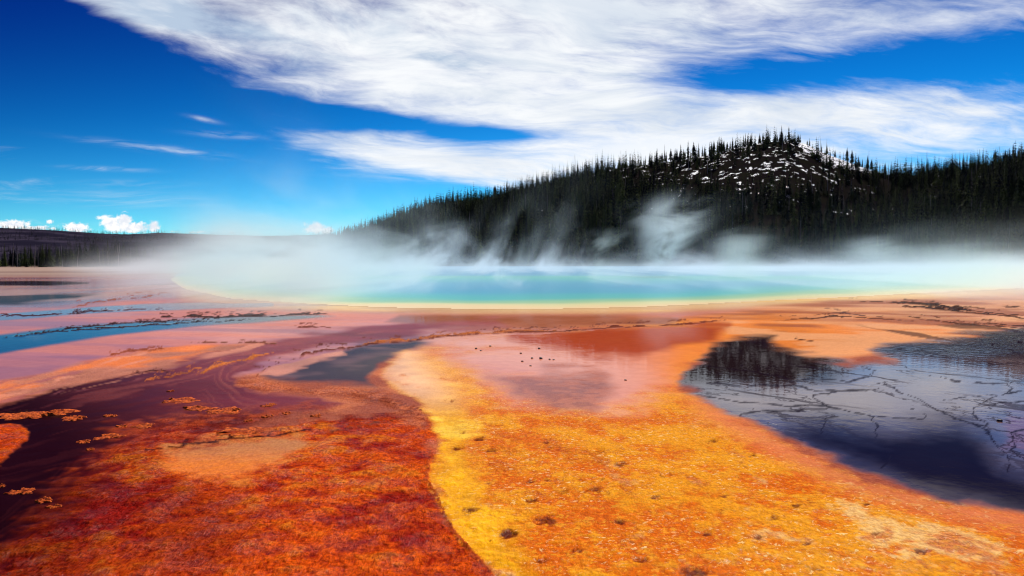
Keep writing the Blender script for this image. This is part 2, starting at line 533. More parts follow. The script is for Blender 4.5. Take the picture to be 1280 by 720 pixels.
# rosy margin of the mat beside the slate pool
lay(poly([(296, 476), (400, 480), (480, 487), (540, 515), (530, 535), (430, 500), (330, 492)], 5, 8) * 0.9, cmix((0.40, 0.09, 0.035), (0.72, 0.20, 0.08), sstep(MOT + FINE, -.3, .3)), 0.04, 0.9, 0.0)
# main orange mat
omat = [(640, 416), (560, 424), (510, 440), (482, 456), (474, 474), (500, 492), (536, 520), (548, 545), (541, 575), (540, 612), (558, 652), (592, 690), (622, 722), (760, 900), (900, 1200), (2200, 1200),
        (1900, 860), (1500, 720), (1280, 648), (1180, 630), (1080, 602), (1000, 566), (930, 530), (880, 505), (850, 487), (846, 470), (862, 452), (885, 430), (900, 415), (860, 404), (760, 408)]
so_m = seg_dist(UC, VC, omat, True)
om_w = sstep(so_m + 8 * WE + 6 * sstep(UC, 800, 900), -5, 7)
oc = cmix((0.78, 0.155, 0.004), (0.92, 0.37, 0.010), sstep(MOT2 * 0.8 + MOT * 0.6 + FINE * 0.5, -.45, .40))
lay(om_w, oc, 0.12, 0.55, 1.0)
# peach soft margin towards the pool and cream fan on the left
edge_r = sstep(-so_m, -34, -2) * sstep(UC, 820, 900)
lay(om_w * edge_r * 0.85, (0.70, 0.20, 0.07), 0.12, 0.25, 0.1, 0.2, W2)
# yellow stream down the middle
ys = seg_dist(UC, VC, [(520, 480), (560, 512), (570, 540), (570, 575), (572, 610), (590, 650), (625, 695), (660, 740), (720, 820)], False)
ysw = sstep(-ys + 12 * W1 + 16 * MOT + 10 * MOT2 - 8 * sstep(UC - 560 - np.clip(VC - 560, 0, 400) * 0.45, -5, 25), -60, -8)
lay(om_w * ysw * 0.9, cmix((0.92, 0.44, 0.010), (0.94, 0.62, 0.06), sstep(-np.abs(VC - 525) / 40 + .6 + W2 + .8 * MOT, 0, 1)), 0.10, 0.35, 0.35, 0.3, MOT + MOT2)
cream = np.exp(-((UC - 505 - (VC - 460) * 0.75) / 46) ** 2) * sstep(-VC, -530, -480) * sstep(VC, 418, 440)
lay(om_w * cream * 0.95, cmix((0.62, 0.34, 0.26), (0.92, 0.52, 0.26), sstep(UC - 490 - (VC - 460) * 0.75 + 25 * W2, -35, 35)), 0.25, 0.1, 0.1, 0.2, W2)
HL = fbm(GX + 0.45 * GY, GY * 0.55 - 0.2 * GX, 0.42, 6, 191, 0.74, PXM * 1.8)
hm_ = np.exp(-((UC - 1120 - (VC - 660) * 1.9) / 80) ** 2 - ((VC - 660) / 36) ** 2) * 0.62 + 0.22 * np.exp(-((UC - 1000) / 200) ** 2 - ((VC - 650) / 60) ** 2) + 0.25 * np.exp(-((UC - 1230) / 80) ** 2 - ((VC - 690) / 25) ** 2)
lay(om_w * sstep(hm_ + HL * 0.9 + FINE * 0.4, 0.50, 0.95) * 0.85, (0.94, 0.62, 0.22), 0.1, 0.5, 0.6)  # pale cream patches: wet highlights painted into the mat colour
rdm = np.exp(-((UC - 690 - (VC - 600) * .5) / 70) ** 2 - ((VC - 630) / 50) ** 2) * .6 + .45 * np.exp(-((UC - 960) / 160) ** 2 - ((VC - 700) / 30) ** 2) + .35 * np.exp(-((UC - 700) / 120) ** 2 - ((VC - 560) / 22) ** 2)
lay(om_w * sstep(rdm + HL * .9 + MOT * .5, 0.35, 0.9) * 0.7, (0.72, 0.13, 0.006), 0.1, 0.8, 0.7)
# shallow pink pool over the far part of the mat
pk = poly([(540, 425), (640, 416), (770, 412), (900, 415), (880, 440), (860, 455), (850, 480), (830, 495), (800, 515), (760, 520), (690, 508), (620, 490), (575, 465)], 24, 18)
lay(pk, cmix((0.70, 0.26, 0.17), (0.80, 0.23, 0.04), sstep(UC + 40 * W1, 760, 880)), 0.52 - 0.42 * sstep(UC + 30 * W1, 700, 860), 0.03, 0.05)
# dark red along the far side: the hill's reflection painted into the ground colour
lay(poly([(640, 420), (700, 414), (800, 410), (880, 405), (910, 408), (890, 420), (840, 434), (800, 446), (740, 446), (680, 432)], 7, 8) * 0.9, (0.44, 0.050, 0.010), 0.5, 0.05, 0)
lay(poly([(610, 470), (680, 458), (760, 462), (770, 490), (740, 518), (690, 514), (650, 492)], 14, 16) * 0.75, cmix((0.20, 0.055, 0.06), (0.40, 0.11, 0.07), sstep(MOT + FINE, -.3, .3)), 0.3, 0.3, 0.0)
# right pool: pale plates over a dark bed
pool = [(846, 484), (850, 468), (868, 452), (888, 436), (925, 422), (988, 412), (962, 428), (1000, 440), (1060, 452), (1120, 449), (1095, 440), (1085, 432), (1130, 424), (1200, 419), (1280, 411), (1700, 390),
        (1900, 860), (1500, 716), (1280, 640), (1180, 624), (1080, 594), (1000, 557), (930, 523), (880, 500)]
s_pool = seg_dist(UC, VC, pool, True)
pl_w = sstep(s_pool + 8 * WE + 5 * STK - 3 * sstep(VC, 480, 560) + 7 * sstep(VC, 490, 530), -4, 9)
pc = cmix((0.065, 0.042, 0.055), (0.15, 0.105, 0.112), sstep(W1 + .6 * W2, -.4, .5))
lay(pl_w, pc, 0.85, 0.02, 0.0)
lay(pl_w * sstep(-VC + 6 * W2, -448, -438) * sstep(UC, 1075, 1110), (0.03, 0.02, 0.035), 0.75, 0.15, 0.0)  # bed colour darkened for the right-hand hill's reflection
lay(pl_w * sstep(-VC, -490, -470) * sstep(-UC, -1080, -1030), (0.014, 0.006, 0.008), 0.50, 0.02, 0.0)  # near-black bed colour deepens the reflection of the hill's peak
navy = poly([(985, 535), (1030, 528), (1110, 538), (1200, 532), (1228, 545), (1255, 580), (1290, 592), (1500, 630), (1500, 760), (1300, 652), (1230, 632), (1150, 612), (1060, 582), (1010, 558)], 26, 9)
lay(pl_w * navy * 0.97, (0.005, 0.002, 0.012), 0.10, 0.02, 0)
lay(pl_w * sstep(VC * 1.0 - (UC - 880) * 0.34, 505, 545) * 0.7, (0.03, 0.010, 0.022), 0.38, 0.05, 0)
lay(poly([(1262, 520), (1500, 515), (1500, 620), (1290, 575), (1255, 560)], 8, 14) * 0.8, (0.20, 0.09, 0.12), 0.7, 0.1, 0)

# crack lines in the pool floor
cracks = [([(879, 479), (928, 483), (996, 483), (1023, 488), (1050, 491), (1097, 488), (1102, 484)], 1.3), ([(996, 476), (1020, 474), (1058, 476), (1089, 471), (1093, 465), (1080, 458)], 1.2),
          ([(1046, 491), (1019, 494), (1021, 500), (1031, 507), (1070, 516), (1089, 521), (1087, 527), (1097, 535)], 2.0), ([(871, 494), (918, 500), (984, 507), (1031, 506)], 1.3),
          ([(928, 521), (933, 516), (996, 513), (1031, 510)], 1.8), ([(1089, 520), (1120, 520), (1151, 521), (1155, 516)], 0.9), ([(1027, 541), (1031, 523), (1058, 520)], 1.0),
          ([(1264, 477), (1268, 486), (1221, 506), (1217, 518), (1237, 531), (1229, 535), (1213, 531), (1167, 514), (1147, 500), (1120, 485), (1097, 477)], 1.2), ([(1221, 508), (1250, 505), (1280, 504), (1340, 500)], 1.2),
          ([(1300, 533), (1262, 543), (1268, 558), (1260, 562), (1290, 580)], 1.8), ([(1213, 531), (1240, 545), (1256, 575), (1262, 590)], 1.6), ([(1160, 470), (1200, 478), (1262, 480)], 0.7), ([(1180, 500), (1240, 492), (1290, 488)], .8),
          ([(1097, 535), (1093, 548)], .9), ([(1105, 585), (1118, 577), (1116, 570)], 1.2), ([(862, 500), (880, 510), (883, 520)], .7)]
WC = fbm(GX, GY, 0.8, 5, 91, 0.62)
WD = fbm(GX, GY, 0.8, 5, 95, 0.62)
CRKW = 1.2 * fbm(UC / 22.0, VC / 9.0, 1.0, 3, 172, 0.7)
for pts, wd in cracks:
    d = seg_dist(UC + 9 * WC, VC + 4 * WD, pts, False)
    k = sstep(-d, -wd * .60 * (1 + CRKW) - 0.5, -wd * 0.25) * pl_w
    lay(k * 0.92, (0.010, 0.006, 0.016), 0.12, 0, 0)

# crust ledges and dark raised rims: [points, half width px, colour, height]
DKB = (0.035, 0.014, 0.010)
ledges = [([(205, 397), (280, 395), (340, 393), (400, 391.5), (420, 393)], 1.5, DKB, .05), ([(60, 413), (120, 408), (200, 402), (260, 398)], .8, DKB, .02), ([(0, 424), (70, 415), (170, 408), (240, 402), (320, 399)], .7, DKB, .02),
          ([(0, 396), (90, 391), (160, 387), (198, 386), (205, 388)], .8, DKB, .02), ([(90, 383), (130, 377), (210, 366)], .6, (.35, .12, .06), .02),
          ([(320, 470), (345, 454), (385, 441), (430, 434), (500, 427), (560, 421), (620, 416.5), (690, 414), (760, 410.5), (850, 406), (910, 402)], 1.7, (0.16, 0.035, 0.018), .06),
          ([(430, 433), (500, 426.5), (560, 420.5), (640, 415.5), (700, 412.5)], .7, (.55, .17, .05), .04),
          ([(960, 402), (1000, 397), (1060, 395.5), (1110, 399), (1150, 402)], .9, DKB, .03), ([(1065, 377.5), (1110, 378), (1150, 380), (1200, 386), (1240, 391), (1300, 396)], 1.5, DKB, .05),
          ([(1130, 383), (1180, 386), (1230, 393), (1300, 402)], 1.4, DKB, .04), ([(1135, 394), (1170, 399), (1200, 405), (1250, 408), (1300, 414)], 1.1, DKB, .04), ([(1035, 389), (1080, 393), (1050, 391)], 1.0, (.12, .06, .05), .03),
          ([(1250, 383), (1300, 384)], .8, DKB, .03), ([(997, 423), (1020, 426)], .8, DKB, .02), ([(1215, 402), (1300, 408)], .9, DKB, .03),
          ([(185, 566), (240, 556), (300, 549), (350, 545), (400, 536)], 1.6, (0.07, 0.012, 0.008), .03), ([(0, 522), (28, 516), (70, 521), (95, 523)], 1.6, (.05, .015, .01), .03),  # line by the hollow: shaded near side of its ledge, painted dark
          ([(235, 470), (290, 452), (345, 438)], 1.2, (.75, .22, .04), .03), ([(130, 447), (160, 440), (210, 438)], 1.0, (.35, .08, .03), .03), ([(180, 477), (240, 462), (250, 459)], 1.2, (.6, .16, .04), .03),
          ([(160, 467), (200, 463), (208, 466)], 1.0, (.10, .02, .02), .02), ([(365, 410), (400, 408), (415, 411)], 1.2, (.18, .05, .03), .03), ([(240, 431), (270, 429), (330, 429), (348, 431)], 1.0, (.18, .06, .03), .03),
          ([(455, 496), (500, 505), (530, 515)], 1.2, (.30, .06, .03), .02), ([(541, 560), (539, 610), (555, 652), (590, 692), (620, 725)], 3.0, (.42, .06, .01), .02), ([(400, 545), (440, 535), (500, 525), (530, 523)], 1.0, (.25, .05, .02), .02)]
def taper(pts, px, py):
    """0 at the two ends of the line, 1 along its middle"""
    e0, e1 = pts[0], pts[-1]
    L = sum(math.hypot(pts[k + 1][0] - pts[k][0], pts[k + 1][1] - pts[k][1]) for k in range(len(pts) - 1))
    d0 = np.hypot(px - e0[0], py - e0[1])
    d1 = np.hypot(px - e1[0], py - e1[1])
    return sstep(np.minimum(d0, d1), 0, 0.3 * L)


SPX = np.minimum(PXH * 0.10, 4.0)
CRK = fbm(UC / 16.0, VC / 5.0, 1.0, 4, 171, 0.7)
for pts, wd, c, hgt in ledges:
    d = seg_dist(UC + 9 * W2 + 4 * CRK, VC + 3.0 * W1 + 1.8 * CRK, pts, False)
    br = (0.42 + 1.1 * sstep(CRK + 0.5 * W2, -0.30, 0.45)) * (0.3 + 0.7 * taper(pts, UC, VC))
    k = sstep(-d, -wd * br - 0.5, -wd * br * 0.5) * sstep(br, 0.10, 0.30)
    lay(k * 0.95, c, 0.0, 0.7, 0, 0.6, W2)
    zz += hgt * 0.5 * k * np.clip(0.4 + 2.2 * W2 + 1.2 * FINE, 0, 1.6)
    # a second, fainter line where the crust has split
    d = seg_dist(UC + 14 * CRK, VC + wd * 2.2 + 5 * CRK, pts, False)
    k = sstep(-d, -wd * br * .45 - 0.4, -wd * br * 0.2) * sstep(CRK - W2, 0.0, 0.2)
    lay(k * 0.75, c, 0.0, 0.7, 0, 0.6, W2)

# scattered bits of dark crust on the flats
chip = fbm(GX, GY * 0.35, 1.1, 5, 131, 0.6, PXM)
cm = sstep(chip, 0.34, 0.44) * (poly([(150, 372), (330, 374), (420, 395), (330, 400), (150, 396)], 10) * .9 + poly([(900, 385), (1050, 380), (1300, 395), (1300, 440), (1130, 430), (1000, 440), (900, 410)], 10) * .8
                                + poly([(-200, 345), (200, 345), (240, 370), (100, 385), (-200, 390)], 8) * .7)
lay(cm, (0.09, 0.035, 0.02), 0.1, 0.3, 0)
zz += 0.02 * cm

# hoof prints trodden into the orange mat
for (u, v, r) in [(561, 500, 6), (578, 541, 4), (600, 548, 5), (614, 563, 6), (683, 554, 6), (573, 560, 5), (611, 604, 7), (591, 638, 8), (586, 658, 5), (663, 626, 7), (684, 651, 11), (638, 668, 11), (637, 666, 8), (723, 688, 11), (675, 701, 7),
                  (663, 602, 5), (684, 600, 6), (702, 600, 5), (719, 598, 5), (753, 599, 5), (704, 614, 8), (745, 612, 10), (760, 617, 8), (732, 615, 7), (774, 650, 9), (750, 564, 6), (773, 580, 7), (830, 594, 6), (948, 673, 6), (965, 647, 8),
                  (906, 622, 6), (884, 667, 6), (1021, 712, 14), (870, 716, 16), (1010, 680, 6), (995, 633, 6), (1083, 630, 5), (940, 570, 6), (890, 552, 7), (820, 623, 8), (800, 700, 8), (927, 690, 6), (1150, 690, 8), (1100, 668, 7), (630, 595, 4), (612, 677, 5)]:
    ang = (hash((u, v)) % 100) / 100.0 - 0.5
    rx = (UC - u) + 0.9 * (VC - v) * ang
    d = np.sqrt((rx / r) ** 2 + ((VC - v) / (r * 0.40)) ** 2) + 1.1 * FINE + 0.9 * MOT
    blot = sstep(-d, -1.35, -0.5) * sstep(CRK + 0.8 * FINE, -0.38, 0.08)
    lay(blot * 0.85, (0.17, 0.016, 0.004), 0.05, 0.9, 0)
    zz -= 0.012 * sstep(-d, -1.2, -0.3)

plates = pl_w * (1 - navy)
# relief: only where it is not under standing water
dry = np.clip(1 - wet * 1.5, 0, 1)
zz += dry * rug * (0.012 * MOT + 0.012 * FINE + 0.014 * MOT2)
zz += np.maximum(lmat, lisl) * dry * 0.02
zz[VV < 343] = 0
zz[sd_spring > -3] = 0
col = np.clip(col, 0.002, 0.98)

idx = np.arange(NR * NC).reshape(NR, NC)
quads = np.stack([idx[:-1, :-1], idx[:-1, 1:], idx[1:, 1:], idx[1:, :-1]], -1).reshape(-1, 4)[:, ::-1]
gverts = np.stack([GX, GY, zz], -1)
# an under-sheet carries the ground behind the camera and out to the horizon all round
base_i = len(gverts)
gv = np.concatenate([gverts, np.array([(-9000, -9000, -0.4), (9000, -9000, -0.4), (9000, 9000, -0.4), (-9000, 9000, -0.4)])])
gq = np.concatenate([quads, np.array([[base_i, base_i + 1, base_i + 2, base_i + 3]])])
pad = lambda a, c: np.concatenate([a, np.tile(c, (4,) + (1,) * (a.ndim - 1))])

gm, nt, out = new_mat("microbial_mat_ground")
p = principled(nt, out)
att = lambda n: nt.new('ShaderNodeAttribute', attribute_name=n)
ac, aw, ar, asp = att('ground_colour'), att('wetness'), att('ruggedness'), att('speckle')
tco = nt.new('ShaderNodeTexCoord').outputs['Object']
WET, RUG, SPK = aw.outputs['Fac'], ar.outputs['Fac'], asp.outputs['Fac']
gx_, gy_, gz_ = nt.sep(tco)
n1 = nt.noise(nt.comb(nt.mul(gx_, 17.0), nt.mul(gy_, 9.0), nt.mul(gz_, 10.0)), 1.0, 5.0, 0.72)
n2 = nt.noise(nt.comb(nt.mul(gx_, 42.0), nt.mul(gy_, 20.0), 3.0), 1.0, 3.0, 0.7)
n3 = nt.noise(tco, 3.0, 5.0, 0.6)
vor = nt.new('ShaderNodeTexVoronoi', feature='F1')
nt.put(vor.inputs['Vector'], tco)
vor.inputs['Scale'].default_value = 17.0
g1 = nt.smooth(nt.add(nt.mul(n1, .6), nt.mul(n2, .4)), 0.40, 0.60, 0.0, 1.0)
# dark pits and light knobs
fac = nt.mul(RUG, nt.sub(1.0, g1))
c1 = nt.mix(nt.mul(fac, 0.85), ac.outputs['Color'], nt.mix(1.0, ac.outputs['Color'], (0.42, 0.16, 0.15), 'MULTIPLY'))
# pale mineral specks, rusty freckles
sx, sy, sz = nt.sep(tco)
stq = nt.comb(nt.add(nt.mul(sx, 13.0), nt.mul(sy, -5.0)), nt.mul(sy, 14.0), 0.0)
n4 = nt.noise(stq, 1.0, 4.0, 0.75, 0.4)
n5 = nt.noise(nt.comb(nt.mul(sx, 9.0), nt.mul(sy, 8.0), 4.0), 1.0, 5.0, 0.75, 0.3)
n6 = nt.noise(nt.comb(nt.mul(sx, 1.1), nt.mul(sy, 0.8), 8.0), 1.0, 3.0, 0.6)
spg = nt.mul(nt.mul(nt.smooth(n4, 0.565, 0.64), nt.smooth(n6, 0.36, 0.58)), SPK)
c2 = nt.mix(nt.mul(spg, 0.9), c1, (0.93, 0.66, 0.26))
rst = nt.mul(nt.smooth(n5, 0.55, 0.66), nt.mul(SPK, nt.smooth(n6, 0.62, 0.40, 0.25, 1.0)))
c3 = nt.mix(nt.mul(rst, 0.85), c2, (0.34, 0.035, 0.004))
gold = nt.mul(nt.smooth(nt.sub(n5, n4), 0.03, 0.16), SPK)
c3 = nt.mix(nt.mul(gold, 0.55), c3, (0.95, 0.46, 0.03))
sil = nt.mix(nt.mul(nt.smooth(n3, 0.3, 0.7), 0.22), c3, nt.mix(1.0, c3, (0.70, 0.52, 0.50), 'MULTIPLY'))
apl = att('plates')
wrp = nt.noise(nt.comb(gx_, gy_, 0.0), 1.3, 5.0, 0.65)
vp = nt.new('ShaderNodeTexVoronoi', feature='DISTANCE_TO_EDGE')
nt.put(vp.inputs['Vector'], nt.comb(nt.add(nt.mul(gx_, .62), nt.mul(wrp, 1.5)), nt.add(nt.mul(gy_, .36), nt.mul(wrp, -1.1)), 0.0))
vp.inputs['Scale'].default_value = 1.0
crk = nt.mul(nt.smooth(vp.outputs['Distance'], 0.045, 0.012), nt.mul(apl.outputs['Fac'], nt.smooth(nt.noise(tco, 0.5, 2.0), 0.34, 0.56)))
sil = nt.mix(nt.mul(crk, 0.75), sil, (0.012, 0.006, 0.014))
nt.l.new(sil, p.inputs['Base Color'])
nt.put(p.inputs['Roughness'], 0.62)
nt.put(p.inputs['Specular IOR Level'], 0.0)
# water film
rip = nt.noise(nt.comb(nt.mul(nt.sep(tco)[0], 2.0), nt.mul(nt.sep(tco)[1], 2.0), 0.0), 2.2, 3.0, 0.5)
cwt = nt.m('MULTIPLY', nt.mul(WET, nt.sub(1.0, nt.mul(crk, 0.65))), nt.add(0.80, nt.mul(n3, 0.4)))
film = nt.mul(nt.mul(RUG, 0.27), nt.smooth(n3, 0.40, 0.62))
nt.put(p.inputs['Coat Weight'], nt.m('MAXIMUM', cwt, film, clamp=True))
nt.put(p.inputs['Coat Roughness'], nt.add(0.03, nt.mul(RUG, 0.12)))
nt.put(p.inputs['Coat IOR'], 1.33)
cb = nt.new('ShaderNodeBump')
nt.put(cb.inputs['Strength'], nt.add(0.02, nt.mul(RUG, 0.75)))
cb.inputs['Distance'].default_value = 0.05
nt.put(cb.inputs['Height'], nt.add(nt.mul(rip, 0.9), nt.mul(nt.add(nt.mul(n1, .7), nt.mul(n2, .4)), RUG)))
nt.l.new(cb.outputs[0], p.inputs['Coat Normal'])
bm_ = nt.new('ShaderNodeBump')
bm_.inputs['Distance'].default_value = 0.07
nt.put(bm_.inputs['Strength'], nt.add(0.04, nt.mul(RUG, 0.95)))
nt.put(bm_.inputs['Height'], nt.add(nt.mul(n1, 0.7), nt.add(nt.mul(n2, 0.35), nt.mul(vor.outputs['Distance'], -0.3))))
nt.l.new(bm_.outputs[0], p.inputs['Normal'])

ground = mesh_obj("ground", gv, gq, gm)
color_attr(ground.data, 'ground_colour', pad(col, np.array([[0.2, 0.1, 0.06]])))
float_attr(ground.data, 'wetness', pad(wet, 0.0))
float_attr(ground.data, 'ruggedness', pad(rug, 0.3))
float_attr(ground.data, 'plates', pad(plates, 0.0))
float_attr(ground.data, 'speckle', pad(spk, 0.0))
tag(ground, kind='structure')

# ------------------------------------------------------------------ the hot spring itself
keep = (sd_spring > -1.5).reshape(NR, NC)
fk = keep[:-1, :-1] & keep[1:, :-1] & keep[:-1, 1:] & keep[1:, 1:]
sq = quads.reshape(NR - 1, NC - 1, 4)[fk]
used, inv = np.unique(sq, return_inverse=True)
sv_ = np.stack([GX[used], GY[used], np.full(len(used), 0.006)], -1)
sds = sd_spring[used] + 2.5 * W3[used] + 3.5 * STF[used] - 0.6
wc = cmix((0.86, 0.62, 0.27), (0.70, 0.66, 0.28), sstep(sds, -1, 2.5))
sds = np.maximum(sds, 40 * sstep(-VV[used], -349, -340))
for lo, hi, c in [(2.0, 7.5, (0.24, 0.52, 0.26)), (7, 13, (0.03, 0.43, 0.40)), (12, 22, (0.012, 0.34, 0.48)), (16, 34, (0.010, 0.26, 0.48))]:
    k = sstep(sds, lo, hi)[:, None]
    wc = wc * (1 - k) + np.array(c)[None] * k
wm, nt, out = new_mat("hot_spring_water")
p = principled(nt, out)
at = nt.new('ShaderNodeAttribute', attribute_name='water_colour')
nt.l.new(at.outputs['Color'], p.inputs['Base Color'])
nt.put(p.inputs['Roughness'], 0.28)
nt.put(p.inputs['Specular IOR Level'], 0.06)
tco = nt.new('ShaderNodeTexCoord').outputs['Object']
b = nt.new('ShaderNodeBump')
b.inputs['Strength'].default_value = 0.25
b.inputs['Distance'].default_value = 0.05
nt.put(b.inputs['Height'], nt.noise(tco, 1.6, 4.0, 0.6))
nt.l.new(b.outputs[0], p.inputs['Normal'])
spring = mesh_obj("hot_spring_water", sv_, inv.reshape(-1, 4), wm)
color_attr(spring.data, 'water_colour', wc)
tag(spring, kind='structure')

# ------------------------------------------------------------------ hill
SIL = [(-900, 330), (300, 312), (380, 305), (420, 299), (450, 290), (480, 279), (520, 264), (560, 256), (600, 249), (640, 239), (680, 231), (720, 221), (760, 212), (800, 207), (840, 202), (880, 195), (920, 185), (955, 178),
       (985, 176), (1005, 181), (1030, 192), (1060, 203), (1085, 212), (1110, 218), (1140, 219), (1170, 217), (1200, 215), (1240, 207), (1280, 194), (1340, 180), (1420, 172), (1600, 165), (2400, 190)]
RDG = [(-900, 900), (400, 850), (480, 780), (560, 690), (640, 620), (760, 590), (880, 560), (985, 545), (1060, 560), (1110, 600), (1180, 560), (1280, 440), (1420, 400), (2400, 380)]
BAS = [(-900, 420), (400, 380), (560, 300), (700, 262), (985, 246), (1280, 232), (2400, 225)]
SILA, RDGA, BASA = np.array(SIL, float), np.array(RDG, float), np.array(BAS, float)


def hill_params(a):
    """a = x/y of a direction; ridge distance (in y), ridge height, foot distance"""
    u = 640 + F * a
    v = np.interp(u, SILA[:, 0], SILA[:, 1])
    D = np.interp(u, RDGA[:, 0], RDGA[:, 1])
    B0 = np.interp(u, BASA[:, 0], BASA[:, 1])
    dx, dy, dz = ray(u, v)
    return D, CAMH + D * dz / dy, B0


def hill_z(x, y):
    a = x / y
    D, H, B0 = hill_params(a)
    t = (y - B0) / (D - B0)
    tc_ = np.clip(t, 0, 1)
    prof = 0.62 * tc_ + 0.38 * tc_ * tc_ * (3 - 2 * tc_)
    z = H * prof
    back = np.clip((y - D) / 420.0, 0, 1)
    z = np.where(t > 1, H * (1 - 0.75 * back * back * (3 - 2 * back)), z)
    n = fbm(x, y, 70.0, 5, 301, 0.5)
    z = z + 5.0 * n * sstep(t, 0.05, 0.35) * (1 - 0.75 * sstep(t, 0.75, 1.0))
    return np.where(t <= 0, -0.8 + 0.0 * y, z - 0.05)


ha = np.linspace((250 - 640) / F, (1900 - 640) / F, 620)
ht = np.concatenate([np.linspace(-0.03, 1.0, 190), 1 + np.geomspace(0.004, 1.6, 40)])
HA, HT = np.meshgrid(ha, ht)
HD, HH, HB = hill_params(HA)
HY = HB + HT * (HD - HB)
HX = HA * HY
HZ = hill_z(HX.ravel(), HY.ravel()).reshape(HX.shape)
hi_ = np.arange(HX.size).reshape(HX.shape)
hq = np.stack([hi_[:-1, :-1], hi_[:-1, 1:], hi_[1:, 1:], hi_[1:, :-1]], -1).reshape(-1, 4)
hm, nt, out = new_mat("forest_floor")
p = principled(nt, out)
tco = nt.new('ShaderNodeTexCoord').outputs['Object']
hn = nt.noise(tco, 0.12, 6.0, 0.65)
hn2 = nt.noise(tco, 0.9, 4.0, 0.6)
nt.l.new(nt.mix(nt.smooth(hn, 0.35, 0.7), nt.mix(hn2, (0.006, 0.004, 0.006), (0.018, 0.013, 0.014)), nt.mix(hn2, (0.008, 0.008, 0.006), (0.020, 0.020, 0.010))), p.inputs['Base Color'])
nt.put(p.inputs['Roughness'], 0.95)
nt.put(p.inputs['Specular IOR Level'], 0.0)
hill = mesh_obj("hill", np.stack([HX.ravel(), HY.ravel(), HZ.ravel()], -1), hq, hm)
tag(hill, kind='structure')

# far ridge on the left
fs = np.array([(-1500, 285), (-200, 281), (0, 285), (60, 288), (110, 292), (160, 293), (200, 291), (260, 293), (330, 295), (420, 295), (520, 293), (640, 296), (800, 300), (1200, 310)], float)


def ridge_z(x, y):
    u = 640 + F * x / y
    v = np.interp(u, fs[:, 0], fs[:, 1])
    dx, dy, dz = ray(u, v)
    R = 1700.0
    H = CAMH + R * dz / dy
    t = np.clip((y - 650.0) / (R - 650.0), 0, 1)
    z = H * (0.5 * t + 0.5 * t * t * (3 - 2 * t)) + 9 * fbm(x, y, 260, 4, 402, .5) * sstep(t, .05, .4) * (1 - .9 * sstep(t, .8, 1))
    bk = np.clip((y - R) / 900.0, 0, 1)
    return np.where(y > R, H * (1 - 0.6 * bk), z) - 0.3


ra = np.linspace((-700 - 640) / F, (760 - 640) / F, 240)
rt = np.concatenate([np.linspace(640, 1700, 80), np.linspace(1712, 2600, 20)])
RA, RY = np.meshgrid(ra, rt)
RX = RA * RY
RZ = ridge_z(RX.ravel(), RY.ravel())
ri = np.arange(RX.size).reshape(RX.shape)
rq = np.stack([ri[:-1, :-1], ri[:-1, 1:], ri[1:, 1:], ri[1:, :-1]], -1).reshape(-1, 4)
rm, nt, out = new_mat("distant_forest_floor")
p = principled(nt, out)
tco = nt.new('ShaderNodeTexCoord').outputs['Object']
nn = nt.noise(tco, 0.012, 7.0, 0.7)
nt.l.new(nt.mix(nt.smooth(nn, 0.42, 0.62), (0.014, 0.012, 0.024), (0.042, 0.034, 0.056)), p.inputs['Base Color'])  # purple tint painted in for the haze over the ridge
nt.put(p.inputs['Roughness'], 1.0)
nt.put(p.inputs['Specular IOR Level'], 0.0)
ridge = mesh_obj("distant_hills", np.stack([RX.ravel(), RY.ravel(), RZ], -1), rq, rm)
tag(ridge, kind='structure')

# snow lying in patches on the hill's upper slope: a thin uneven sheet over the ground where it has not melted
def snow_mask(x, y, z):
    u, v = project(x, y, z)
    up = np.exp(-((u - 985) / 75) ** 2 - ((v - 208) / 34) ** 2) * 0.42
    wl = np.exp(-((u - 880) / 45) ** 2 - ((v - 215) / 26) ** 2) * 0.26
    big = sstep(-seg_dist(u, v, [(1003, 181), (1030, 196), (1060, 207), (1096, 214)], False), -9, -1) * 0.95
    cr = sstep(-seg_dist(u, v, [(860, 200), (900, 192), (935, 183), (960, 178)], False), -5, 0) * 0.42
    cr2 = sstep(-seg_dist(u, v, [(1150, 217), (1178, 220)], False), -4, 0) * 0.5
    sc = np.exp(-((u - 780) / 110) ** 2 - ((v - 225) / 30) ** 2) * 0.17
    n = fbm(x * 0.75, y * 0.8, 3.2, 4, 501, 0.7)
    return up + wl + big + cr + cr2 + sc + n * 1.36 - 0.73


ka = np.linspace((660 - 640) / F, (1250 - 640) / F, 760)
kt = np.linspace(0.35, 1.02, 300)
KA, KT = np.meshgrid(ka, kt)
KD, KH, KB = hill_params(KA)
KY = KB + KT * (KD - KB)
KX = KA * KY
KZ = hill_z(KX.ravel(), KY.ravel()).reshape(KX.shape)
sm = snow_mask(KX.ravel(), KY.ravel(), KZ.ravel()).reshape(KX.shape)
SZ = KZ + np.clip(sm * 2.2, -0.3, 0.5) + 0.05
ok = sm > -0.02
fkk = ok[:-1, :-1] & ok[1:, :-1] & ok[:-1, 1:] & ok[1:, 1:]
kidx = np.arange(KX.size).reshape(KX.shape)
kq = np.stack([kidx[:-1, :-1], kidx[:-1, 1:], kidx[1:, 1:], kidx[1:, :-1]], -1)[fkk]
used, inv = np.unique(kq, return_inverse=True)
snm, nt, out = new_mat("old_snow")
p = principled(nt, out)
tco = nt.new('ShaderNodeTexCoord').outputs['Object']
nt.l.new(nt.mix(nt.noise(tco, 0.5, 4.0), (0.70, 0.72, 0.76), (0.86, 0.87, 0.88)), p.inputs['Base Color'])
nt.put(p.inputs['Roughness'], 0.7)
snow = mesh_obj("snow", np.stack([KX.ravel(), KY.ravel(), SZ.ravel()], -1)[used], inv.reshape(-1, 4), snm)
tag(snow, "patches of old white snow lying between trees on the hilltop", "snow", kind='stuff')


